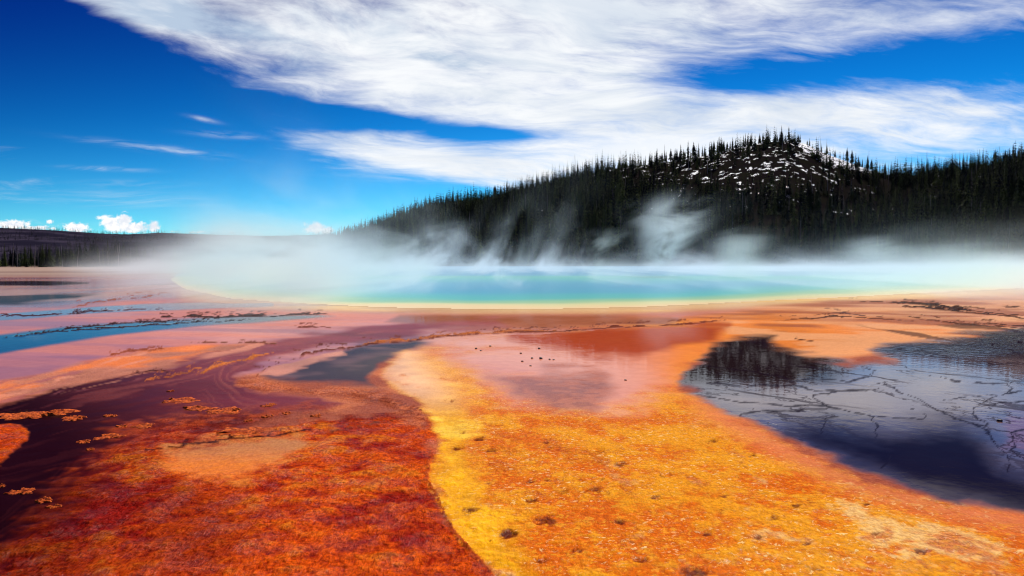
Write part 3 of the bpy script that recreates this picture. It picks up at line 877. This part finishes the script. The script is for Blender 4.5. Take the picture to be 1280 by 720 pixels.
# ------------------------------------------------------------------ trees
def foliage_mat(name, ca, cb):
    m, nt, out = new_mat(name)
    p = principled(nt, out)
    oi = nt.new('ShaderNodeObjectInfo')
    geo = nt.new('ShaderNodeNewGeometry')
    tco = nt.new('ShaderNodeTexCoord').outputs['Object']
    at = nt.new('ShaderNodeAttribute', attribute_name='tree_tint')
    r = nt.m('FRACT', nt.add(oi.outputs['Random'], at.outputs['Fac']))
    nt.l.new(nt.mix(nt.m('POWER', r, 2.0), ca, cb), p.inputs['Base Color'])
    nt.put(p.inputs['Roughness'], 0.8)
    nt.put(p.inputs['Specular IOR Level'], 0.02)
    return m


leaf_m = foliage_mat("conifer_needles", (0.004, 0.008, 0.012), (0.085, 0.108, 0.028))
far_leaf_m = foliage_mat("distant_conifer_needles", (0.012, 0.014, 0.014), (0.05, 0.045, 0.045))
bark_m, nt, out = new_mat("conifer_bark")
p = principled(nt, out)
nt.l.new(nt.mix(nt.noise(nt.new('ShaderNodeTexCoord').outputs['Object'], 6.0), (0.05, 0.035, 0.028), (0.13, 0.10, 0.085)), p.inputs['Base Color'])
nt.put(p.inputs['Roughness'], 0.9)
dead_m, nt, out = new_mat("dead_grey_wood")
p = principled(nt, out)
nt.l.new(nt.mix(nt.noise(nt.new('ShaderNodeTexCoord').outputs['Object'], 5.0), (0.16, 0.14, 0.13), (0.38, 0.34, 0.32)), p.inputs['Base Color'])
nt.put(p.inputs['Roughness'], 0.9)


def tube(rings):
    """rings: list of (centre, radius); 6-sided"""
    vs_, fs_ = [], []
    n = 6
    for (c, r) in rings:
        for k in range(n):
            a = 2 * math.pi * k / n
            vs_.append((c[0] + r * math.cos(a), c[1] + r * math.sin(a), c[2]))
    for i in range(len(rings) - 1):
        for k in range(n):
            fs_.append((i * n + k, i * n + (k + 1) % n, (i + 1) * n + (k + 1) % n, (i + 1) * n + k))
    fs_.append(tuple(range(n))[::-1])
    fs_.append(tuple((len(rings) - 1) * n + k for k in range(n)))
    return vs_, fs_


def crown_geo(seed, tiers, per, rad, z0=0.10, fine=True):
    """a conifer crown of unit height: drooping sprays in loose whorls round the stem, quads only"""
    R = random.Random(seed)
    vs_, fs_ = [], []
    for i in range(tiers):
        t = i / (tiers - 1)
        z = z0 + (0.985 - z0) * t ** 0.92
        r = rad * (1 - t) ** 0.80 * R.uniform(0.7, 1.15) + 0.010
        if R.random() < 0.10:
            r *= 0.55
        n = max(3, int(per * (1 - 0.45 * t)))
        ph = R.uniform(0, 6.28)
        for k in range(n):
            a = ph + 2 * math.pi * k / n + R.uniform(-.3, .3)
            l = r * R.uniform(0.65, 1.2)
            drp = l * R.uniform(0.25, 0.75)
            wd = l * R.uniform(0.32, 0.55)
            ca, sa_ = math.cos(a), math.sin(a)
            zt = z + R.uniform(-.012, .012)
            up = 0.035 * (1 - t) + 0.012
            b0 = len(vs_)
            if fine:
                mid = 0.55
                vs_ += [(0.004 * ca, 0.004 * sa_, zt + up), (l * mid * ca - wd * sa_ * .5, l * mid * sa_ + wd * ca * .5, zt - drp * .55), (l * ca, l * sa_, zt - drp), (l * mid * ca + wd * sa_ * .5, l * mid * sa_ - wd * ca * .5, zt - drp * .55),
                        (l * mid * ca, l * mid * sa_, zt - drp * .25 + up * .4)]
                fs_ += [(b0, b0 + 1, b0 + 2, b0 + 4), (b0, b0 + 4, b0 + 2, b0 + 3)]
            else:
                vs_ += [(0, 0, zt + up * 1.6), (l * .6 * ca - wd * sa_ * .6, l * .6 * sa_ + wd * ca * .6, zt - drp * .6), (l * ca, l * sa_, zt - drp), (l * .6 * ca + wd * sa_ * .6, l * .6 * sa_ - wd * ca * .6, zt - drp * .6)]
                fs_ += [(b0, b0 + 1, b0 + 2, b0 + 3)]
    # leader tip
    b0 = len(vs_)
    vs_ += [(0.006, 0, 0.95), (-0.003, 0.005, 0.95), (0, 0, 1.0), (-0.003, -0.005, 0.95)]
    fs_ += [(b0, b0 + 1, b0 + 2, b0 + 3)]
    return np.array(vs_), np.array(fs_)


stand = []      # (x, y, z, height, zone)
# hill forest
N_TRY = 15000
aa = RNG.uniform((395 - 640) / F, (1420 - 640) / F, N_TRY)
tt = RNG.uniform(0.0, 1.0, N_TRY) ** 0.85
DD, HH_, BB = hill_params(aa)
yy = BB + tt * (DD - BB)
xx = aa * yy
zz_ = hill_z(xx, yy)
uu, vv = project(xx, yy, zz_)
# thin out on the snowy crown, clumpy elsewhere
cl = fbm(xx, yy, 60, 4, 601, .55)
dens_t = 0.54 + 0.55 * cl
bald = np.clip(np.exp(-((uu - 975) / 105) ** 2 - ((vv - 212) / 34) ** 2) * 1.05, 0, .93)
bald = np.maximum(bald, 0.92 * sstep(-seg_dist(uu, vv, [(1003, 183), (1030, 196), (1060, 207), (1096, 214)], False), -12, -3))
bald = np.maximum(bald, 0.7 * np.exp(-((uu - 790) / 70) ** 2 - ((vv - 215) / 14) ** 2))
keep_t = RNG.uniform(0, 1, N_TRY) < dens_t * (1 - bald)
for i in np.nonzero(keep_t)[0]:
    if zz_[i] < 0.0:
        continue
    hgt = (6.0 + 11.5 * RNG.beta(1.6, 1.5)) * (0.72 if tt[i] > .9 else 1.0) * (0.9 + 0.5 * cl[i])
    stand.append((xx[i], yy[i], zz_[i], hgt, 'hill' if tt[i] < 0.94 else 'crest'))
# the crest line: a loose row of pointed tops against the sky
u_c = 470.0
while u_c < 1300:
    a = (u_c - 640) / F
    D, H, B0 = hill_params(np.array([a]))
    y = float(D[0]) - random.uniform(0, 9)
    x = a * y
    z = float(hill_z(np.array([x]), np.array([y]))[0])
    big = 1.0 + 0.35 * math.sin(u_c * 0.031) + (0.25 if 840 < u_c < 990 else 0)
    stand.append((x, y, z, random.uniform(5.5, 11.5) * big * 0.85, 'crest'))
    u_c += random.choice([2.2, 3.5, 5.0, 7.5, 11.0]) * (1.35 if u_c > 1000 else 1.0)
# trees on the flat at the left, beyond the pale flats
for _ in range(1700):
    u = random.uniform(-160, 330)
    y = random.uniform(215, 420)
    x = (u - 640) / F * y
    if vnoise(np.array([x / 26.0]), np.array([y / 26.0]), 77)[0] < 0.02 - (0.2 if 80 < u < 172 else 0.0):
        continue
    if u > 172 and random.random() < 0.75:
        continue
    stand.append((x, y, -0.02, random.uniform(2.8, 8.0) * (1.2 if 95 < u < 160 else 1.0), 'flat'))
stand = [s for s in stand]
S = np.array([s[:4] for s in stand])
zone = np.array([s[4] for s in stand])
u_s, v_s = project(S[:, 0], S[:, 1], S[:, 2])
h_px = S[:, 3] / S[:, 1] * F
inframe = (u_s > -5) & (u_s < 1285)

# which trees are built one by one: those that show largest
chosen = []
def pick(mask, n, score):
    ids = np.nonzero(mask & inframe)[0]
    ids = ids[np.argsort(-score[ids])][:n]
    chosen.extend(ids.tolist())
# a tree hides behind nearer ones: visible height = own height minus what taller nearer trees in its column cover
order = np.argsort(S[:, 1])
binw = 3.0
top = np.full(int(1400 / binw) + 2, 9999.0)
vis = np.zeros(len(S))
for i in order:
    if not inframe[i]:
        continue
    b = int((u_s[i] + 10) / binw)
    vt = v_s[i] - h_px[i]
    vis[i] = max(0.0, min(top[b], v_s[i]) - vt)
    lowcut = 326 if zone[i] != 'crest' else 999
    if v_s[i] - vis[i] > lowcut:
        vis[i] = 0
    top[b] = min(top[b], vt + 2)
score = vis * h_px
pick(zone == 'crest', 110, score)
pick(zone == 'hill', 152, score)
pick(zone == 'flat', 36, score)
chosen_set = set(chosen)

protos = []
for s in range(5):
    cv, cf = crown_geo(100 + s, 22, 10, (0.105, 0.135, 0.165, 0.19, 0.125)[s], 0.08 + 0.06 * (s % 3))
    me = bpy.data.meshes.new("crown")
    me.from_pydata([tuple(q) for q in cv], [], [tuple(int(k) for k in q) for q in cf])
    me.materials.append(leaf_m)
    tv, tf = tube([((0, 0, -0.03), 0.016), ((0.002, 0, 0.3), 0.012), ((0, 0.002, 0.7), 0.006), ((0, 0, 0.96), 0.0015)])
    mt = bpy.data.meshes.new("trunk")
    mt.from_pydata(tv, [], tf)
    mt.materials.append(bark_m)
    protos.append((me, mt))

tree_labels = {'crest': ("small dark pointed conifer on the crest of the hill against the sky", "conifers along the hill crest"),
               'hill': ("dark green narrow conifer in the dense forest on the hillside", "conifers of the hillside forest"),
               'flat': ("dark conifer of the stand on the flat at the far left shore", "conifers on the far left shore")}
for i in chosen:
    x, y, z, hgt = S[i]
    e = bpy.data.objects.new("pine_tree", None)
    e.empty_display_size = 0.5
    e.location = (x, y, z - 0.1)
    e.rotation_euler = (random.uniform(-.03, .03), random.uniform(-.03, .03), random.uniform(0, 6.28))
    k = random.uniform(0.85, 1.2)
    e.scale = (hgt * k, hgt * k, hgt)
    COL.objects.link(e)
    lb, gp = tree_labels[zone[i]]
    tag(e, lb, "tree", gp)
    me, mt = random.choice(protos)
    for nm, d in (("crown", me), ("trunk", mt)):
        o = bpy.data.objects.new(nm, d)
        COL.objects.link(o)
        o.parent = e

# the rest of the forest, too many to count: one mass
def forest(name, ids, mat, tiers, per, seed, label):
    geos = [crown_geo(seed + s, tiers, per, (0.115, 0.145, 0.17, 0.20)[s], 0.08, fine=False) for s in range(4)]
    VSS, FSS, TT = [], [], []
    off = 0
    for (x, y, z, h) in ids:
        gv_, gf_ = geos[RNG.integers(0, 4)]
        a = RNG.uniform(0, 6.28)
        c, s = math.cos(a), math.sin(a)
        kx = h * RNG.uniform(0.8, 1.25)
        q = np.empty_like(gv_)
        q[:, 0] = x + kx * (gv_[:, 0] * c - gv_[:, 1] * s)
        q[:, 1] = y + kx * (gv_[:, 0] * s + gv_[:, 1] * c)
        q[:, 2] = z + h * gv_[:, 2]
        VSS.append(q)
        FSS.append(gf_ + off)
        TT.append(np.full(len(q), RNG.uniform(0, 1)))
        off += len(q)
    o = mesh_obj(name, np.concatenate(VSS), np.concatenate(FSS), mat, smooth=False)
    float_attr(o.data, 'tree_tint', np.concatenate(TT))
    tag(o, label, "forest", kind='stuff')
    return o


rest = [tuple(S[i]) for i in range(len(S)) if i not in chosen_set]
forest("hillside_forest", rest, leaf_m, 10, 6, 900, "dense dark conifer forest covering the hill behind the spring")
# far ridge forest
fr = []
for _ in range(5200):
    u = random.uniform(-120, 640)
    y = 650 + 1060 * random.random() ** 1.0
    x = (u - 640) / F * y
    z = float(ridge_z(np.array([x]), np.array([y]))[0])
    if vnoise(np.array([x / 120.0]), np.array([y / 160.0]), 5)[0] < -0.12:
        continue
    fr.append((x, y, z, random.uniform(7, 12)))
forest("distant_forest", fr, far_leaf_m, 5, 5, 950, "far forest on the low ridge along the left horizon")

# dead standing trunks
def snag_mesh(seed):
    R = random.Random(seed)
    lx, ly = R.uniform(-.05, .05), R.uniform(-.05, .05)
    tv, tf = tube([((0, 0, -.03), .012), ((lx * .3, ly * .3, .4), .009), ((lx * .7, ly * .7, .75), .006), ((lx, ly, 1.0), .002)])
    me = bpy.data.meshes.new("trunk")
    me.from_pydata(tv, [], tf)
    me.materials.append(dead_m)
    bv, bf = [], []
    for k in range(9):
        t = R.uniform(.35, .95)
        a = R.uniform(0, 6.28)
        l = R.uniform(.02, .07)
        c0 = np.array((lx * t, ly * t, t))
        d = np.array((math.cos(a) * l, math.sin(a) * l, R.uniform(-.02, .03)))
        b0 = len(bv)
        for q, r in ((c0, .0035), (c0 + d, .001)):
            bv += [tuple(q + (0, 0, r)), tuple(q + (r * math.sin(a), -r * math.cos(a), -r)), tuple(q + (-r * math.sin(a), r * math.cos(a), -r))]
        bf += [(b0, b0 + 1, b0 + 4, b0 + 3), (b0 + 1, b0 + 2, b0 + 5, b0 + 4), (b0 + 2, b0, b0 + 3, b0 + 5), (b0 + 3, b0 + 4, b0 + 5)]
    mb = bpy.data.meshes.new("branches")
    mb.from_pydata(bv, [], bf)
    mb.materials.append(dead_m)
    return me, mb


snags = [snag_mesh(s) for s in range(5)]
def snag(x, y, z, h, label, group, lean=0.0):
    e = bpy.data.objects.new("dead_tree", None)
    e.empty_display_size = 0.5
    e.location = (x, y, z - .1)
    e.rotation_euler = (random.uniform(-.04, .04), lean + random.uniform(-.03, .03), 0)
    e.scale = (h, h, h)
    COL.objects.link(e)
    tag(e, label, "dead tree", group)
    m1, m2 = random.choice(snags)
    for nm, d in (("trunk", m1), ("branches", m2)):
        o = bpy.data.objects.new(nm, d)
        o.rotation_euler = (0, 0, random.choice([0.0]))
        COL.objects.link(o)
        o.parent = e


for (u, hp) in [(719, 24), (740, 17), (776, 19), (787, 17), (829, 20), (647, 14), (896, 17), (1023, 18), (1030, 17), (1058, 14), (1083, 22), (1155, 26), (1196, 24), (1203, 22), (1208, 19), (1246, 20), (1234, 13), (629, 12), (520, 10), (505, 12), (464, 12), (457, 10), (1117, 15), (560, 9)]:
    a = (u - 640) / F
    D, H, B0 = hill_params(np.array([a]))
    y = float(D[0]) - 3
    x = a * y
    z = float(hill_z(np.array([x]), np.array([y]))[0])
    snag(x, y, z, hp * y / F * 1.15, "bare grey dead trunk rising above the trees on the hill crest", "dead trunks on the hill crest", 0.12 if u in (1203, 1208) else 0)
for k in range(64):
    u = random.uniform(560, 1275)
    a = (u - 640) / F
    D, H, B0 = hill_params(np.array([a]))
    t = random.uniform(.08, .8)
    y = float(B0[0] + t * (D[0] - B0[0]))
    x = a * y
    z = float(hill_z(np.array([x]), np.array([y]))[0])
    snag(x, y, z, random.uniform(9, 14), "pale bare dead trunk standing among the conifers on the hillside", "dead trunks on the hillside")

for k in range(26):
    u = random.uniform(-20, 240)
    y = random.uniform(205, 300)
    snag((u - 640) / F * y, y, 0, random.uniform(4.5, 8), "pale bare dead trunk among the dark trees on the far left shore", "dead trunks on the far left shore")

# ------------------------------------------------------------------ steam over the spring
def steam_mat(name):
    m, nt, out = new_mat(name)
    pv = nt.new('ShaderNodeVolumePrincipled')
    nt.l.new(pv.outputs[0], out.inputs['Volume'])
    P = nt.new('ShaderNodeTexCoord').outputs['Object']
    x, y, z = nt.sep(P)
    n = nt.noise(nt.comb(nt.add(nt.mul(x, .20), nt.mul(z, -.07)), nt.mul(y, .022), nt.mul(z, .19)), 1.0, 4.0, 0.62, 0.55)
    nlow = nt.noise(nt.comb(nt.mul(x, .045), nt.mul(y, .03), 3.0), 1.0, 2.0)
    a = nt.m('DIVIDE', x, nt.m('MAXIMUM', y, 10.0))     # sideways, as a bearing from the near shore
    def bump(c, s, k):
        t = nt.mul(nt.sub(a, (c - 640) / F), F / s)
        return nt.mul(nt.m('EXPONENT', nt.mul(nt.mul(t, t), -1.0)), k)
    left = bump(325, 130, 1.0)
    right = bump(1330, 330, 1.0)
    mid = bump(520, 90, 1.0)
    # how high it stands, and how thick it is: separate columns that rise and are torn by the air
    colm = nt.noise(nt.comb(nt.add(nt.mul(x, .22), nt.mul(z, -.08)), nt.mul(y, .020), nt.mul(z, .06)), 1.0, 3.0, 0.55, 0.3)
    cols = nt.smooth(colm, 0.50, 0.68)
    hgt = nt.add(0.80, nt.add(nt.mul(left, 2.1), nt.mul(mid, 0.5)))
    vert = nt.m('EXPONENT', nt.mul(nt.m('DIVIDE', z, hgt), -1.0))
    amt = nt.add(0.012, nt.add(nt.mul(left, 0.105), nt.add(nt.mul(mid, .014), nt.mul(right, 0.105))))
    wisp = nt.smooth(n, 0.46, 0.66)
    d = nt.mul(nt.mul(amt, vert), nt.add(nt.mul(nt.m('EXPONENT', nt.mul(z, -0.7)), 0.6), nt.mul(wisp, 2.4)))
    ch = nt.add(2.3, nt.add(nt.mul(mid, 2.2), nt.mul(left, 1.5)))
    cv = nt.m('EXPONENT', nt.mul(nt.m('DIVIDE', z, ch), -1.0))
    d = nt.add(d, nt.mul(nt.mul(cols, nt.add(0.2, nt.mul(wisp, 1.6))), nt.mul(cv, nt.add(0.036, nt.mul(right, 0.014)))))
    # the back of the pool, where the bank closes
    backb = nt.mul(nt.mul(nt.smooth(y, 105.0, 150.0), nt.m('EXPONENT', nt.mul(z, -0.9))), 0.030)
    d = nt.add(d, nt.mul(backb, nt.add(0.5, wisp)))
    # leaning plumes
    for (u, yy_, top, k, wd) in ((832, 100.0, 13.5, 0.20, 1.5), (770, 90.0, 7.0, 0.08, 1.6), (915, 95.0, 7.5, 0.11, 1.8), (545, 110.0, 9.5, 0.06, 3.0), (1085, 100.0, 6.5, 0.13, 2.2), (1200, 90.0, 5.6, 0.11, 2.4)):
        px = nt.sub(x, nt.add((u - 640) / F * yy_, nt.add(nt.mul(nt.sub(nlow, .5), 8.0), nt.mul(z, 0.10))))
        py = nt.sub(y, yy_)
        pr = nt.add(nt.mul(px, px), nt.mul(nt.mul(py, py), .35))
        pw = nt.add(wd, nt.mul(z, .20))
        pl = nt.m('EXPONENT', nt.mul(nt.m('DIVIDE', pr, nt.mul(pw, pw)), -1.0))
        d = nt.add(d, nt.mul(pl, nt.mul(nt.smooth(z, top, top * .45), nt.mul(nt.smooth(n, 0.40, 0.62), k))))
    # stays over the water: fades at the sides, towards the viewer and at the top
    e = nt.mul(nt.mul(nt.smooth(nt.add(y, nt.add(nt.mul(left, 20.0), nt.mul(right, 8.0))), 40.0, 62.0), nt.smooth(y, 205.0, 175.0)), nt.mul(nt.smooth(z, 14.0, 9.0), nt.smooth(a, -0.70, -0.52)))
    nt.put(pv.inputs['Density'], nt.mul(d, e))
    pv.inputs['Color'].default_value = (0.88, 0.97, 1.0, 1)  # even pale cyan tint imitates light bounced up from the pool
    pv.inputs['Anisotropy'].default_value = 0.3
    return m


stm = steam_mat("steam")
y0, y1, zt = 29, 206, 14
bv = [(-0.72 * y0, y0, .05), (0.84 * y0, y0, .05), (0.84 * y1, y1, .05), (-0.72 * y1, y1, .05)]
bv += [(q[0], q[1], zt) for q in bv]
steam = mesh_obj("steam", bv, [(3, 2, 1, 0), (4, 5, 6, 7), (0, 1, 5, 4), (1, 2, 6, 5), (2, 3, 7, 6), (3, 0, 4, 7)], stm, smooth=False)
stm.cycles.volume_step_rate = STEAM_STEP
tag(steam, "white steam drifting low over the turquoise hot spring", "steam", kind='stuff')

# ------------------------------------------------------------------ loose crust flakes, pebbles, a twig
flake_m, nt, out = new_mat("dried_mat_crust")
p = principled(nt, out)
P = nt.new('ShaderNodeTexCoord').outputs['Object']
fn = nt.noise(P, 13.0, 6.0, 0.75)
nt.l.new(nt.mix(nt.smooth(fn, .38, .62), (0.14, 0.010, 0.005), (0.80, 0.15, 0.022)), p.inputs['Base Color'])
nt.put(p.inputs['Roughness'], 0.8)
nt.put(p.inputs['Specular IOR Level'], 0.1)
bb = nt.new('ShaderNodeBump')
bb.inputs['Distance'].default_value = 0.03
nt.put(bb.inputs['Height'], fn)
nt.l.new(bb.outputs[0], p.inputs['Normal'])
stone_m, nt, out = new_mat("dark_stone")
p = principled(nt, out)
nt.l.new(nt.mix(nt.noise(nt.new('ShaderNodeTexCoord').outputs['Object'], 40.0), (0.012, 0.009, 0.012), (0.06, 0.04, 0.04)), p.inputs['Base Color'])
nt.put(p.inputs['Roughness'], 0.6)


def flake(u, v, wpx, label, seed, tilt=0.10, deep=0.40):
    """a torn piece of mat: an irregular crust with a curled, ragged rim, thick edge and sunken middle"""
    R = np.random.default_rng(seed)
    x, y = ground_at(u, v)
    x, y = float(x), float(y)
    L = wpx / F * y
    n, m_ = 64, 9
    ph = R.uniform(0, 6.28, 8)
    vs_, fs_ = [(0, 0, 0.004)], []
    dep = deep * L * 1.7
    jag = R.uniform(-1, 1, n)
    for r in range(1, m_ + 1):
        t = r / m_
        for k in range(n):
            a = 2 * math.pi * k / n
            rad = 1 + 0.20 * math.sin(2 * a + ph[0]) + 0.18 * math.sin(3 * a + ph[1]) + 0.14 * math.sin(5 * a + ph[2]) + 0.12 * math.sin(8 * a + ph[3]) + 0.09 * math.sin(13 * a + ph[6]) + 0.12 * jag[k] * t
            px_, py_ = 0.5 * L * t * rad * math.cos(a), 0.5 * dep * t * rad * math.sin(a)
            curl = (0.5 + 0.5 * math.sin(a + ph[4])) ** 2 * (0.55 + 0.45 * math.sin(6 * a + ph[5]))
            hz = -0.004 + (0.010 + L * 0.085 * max(curl, 0)) * t ** 4 + 0.010 * math.sin(9 * px_ / L + ph[7]) * math.sin(14 * py_ / L) + R.uniform(-.005, .006)
            if r == m_:
                hz = -0.012
                px_ *= 1.01
                py_ *= 1.01
            vs_.append((px_, py_, max(hz, -0.012)))
    for k in range(n):
        fs_.append((0, 1 + k, 1 + (k + 1) % n))
    for r in range(m_ - 1):
        for k in range(n):
            a0, a1 = 1 + r * n + k, 1 + r * n + (k + 1) % n
            fs_.append((a0, a0 + n, a1 + n, a1))
    o = mesh_obj("mat_flake", vs_, fs_, flake_m)
    o.location = (x, y, 0.008)
    o.rotation_euler = (0, 0, tilt)
    tag(o, label, "crust flake", "torn crust flakes along the dark channel")
    return o


FL = [(226, 501, 42, "largest orange crust flake standing in the maroon channel"), (249, 511, 34, "long thin crust flake just right of the largest flake"), (281, 514, 42, "straight low crust flake at the right end of the flake row"),
      (138, 520, 13, "small lone crust flake near the top of the dark channel"), (152, 533.5, 15, "small oval crust flake left of a longer one in the dark channel"), (179, 533, 24, "bright rimmed crust flake in mid channel beside the red mat"),
      (137, 546, 27, "ragged bright crust flake near the red mat's tip"), (105, 552.5, 15, "rounded crust flake at the edge of the blackest water"), (113, 562, 10, "tiny crust flake just below a rounded one"),
      (38, 519, 66, "long broken orange crust with a dark crack at the left edge"), (92, 523, 26, "short crust flake at the tip of the long broken crust"), (27, 615, 26, "pale lumpy crust flake alone in the black water"),
      (55, 626, 18, "flat crust flake at the near edge of the black water"), (2, 608, 9, "small crust flake cut by the left picture edge"), (335, 507, 17, "thin crust flake on the maroon mat below the slate pool"),
      (358, 517, 11, "small pale crust flake on the maroon mat"), (333, 521, 11, "curved crust flake on the maroon mat left of a pale one"), (310, 526, 9, "tiny crust flake behind the long mat ledge"),
      (213, 489, 8, "speck of crust above the largest flake"), (67, 634, 16, "low crust flake in front of the flat one by black water"), (395, 520, 14, "knobbly crust flake at the top of the red mat"), (300, 540, 60, "long ragged crust ridge behind the silted hollow", )]
for k, (u, v, wp, lb) in enumerate(FL):
    flake(u, v, wp, lb, 300 + k, 0.12 + 0.1 * math.sin(k), 0.55 if wp < 30 else 0.42)


def pebble(name, u, v, wpx, label, cat, group=None, seed=0, sq=0.55):
    R = np.random.default_rng(seed)
    x, y = ground_at(u, v)
    x, y = float(x), float(y)
    r = 0.5 * wpx / F * y
    vs_, fs_ = [], []
    nu, nv = 12, 7
    ph = R.uniform(0, 6.28, 4)
    for j in range(1, nv):
        th = math.pi * j / nv
        for k in range(nu):
            a = 2 * math.pi * k / nu
            rr = r * (1 + .18 * math.sin(2 * a + ph[0]) + .12 * math.sin(3 * a + ph[1] + th) + R.uniform(-.06, .06))
            vs_.append((rr * math.sin(th) * math.cos(a), rr * .8 * math.sin(th) * math.sin(a), rr * sq * math.cos(th)))
    for j in range(nv - 2):
        for k in range(nu):
            fs_.append((j * nu + k, (j + 1) * nu + k, (j + 1) * nu + (k + 1) % nu, j * nu + (k + 1) % nu))
    fs_.append(tuple(range(nu)))
    fs_.append(tuple((nv - 2) * nu + k for k in range(nu))[::-1])
    o = mesh_obj(name, vs_, fs_, stone_m)
    o.location = (x, y, r * sq * 0.55)
    tag(o, label, cat, group)
    return o


for k, (u, v, wp) in enumerate([(595, 436, 3.5), (613, 433, 3), (601, 438.5, 2.5), (651, 442, 3), (653, 452, 3), (665, 448, 3.5), (676, 448.5, 5), (687, 449.5, 3), (692, 450, 2.5), (674, 436, 3.5), (663, 457.5, 2.5), (782, 475.5, 3)]):
    pebble("pebble", u, v, wp, "tiny dark pebble in the shallow pink water over the orange mat", "pebble", "dark pebbles in the shallow pink pool", 50 + k)
pebble("stone", 1250, 526.5, 6, "small black stone on the pale plate at the right edge of the pool", "stone", None, 70)
# twig lying at the margin of the orange mat
x, y = ground_at(965, 531)
tv, tf = tube([((0, 0, 0.0), 0.004), ((0.03, 0.02, 0.012), 0.008), ((0.055, -0.05, 0.016), 0.007), ((0.09, -0.13, 0.014), 0.006), ((0.10, -0.17, 0.008), 0.002)])
tw = mesh_obj("twig", tv, tf, stone_m)
tw.location = (float(x) - 0.05, float(y) + 0.06, 0.006)
tag(tw, "short dark twig lying where the orange mat meets the dark pool", "twig")
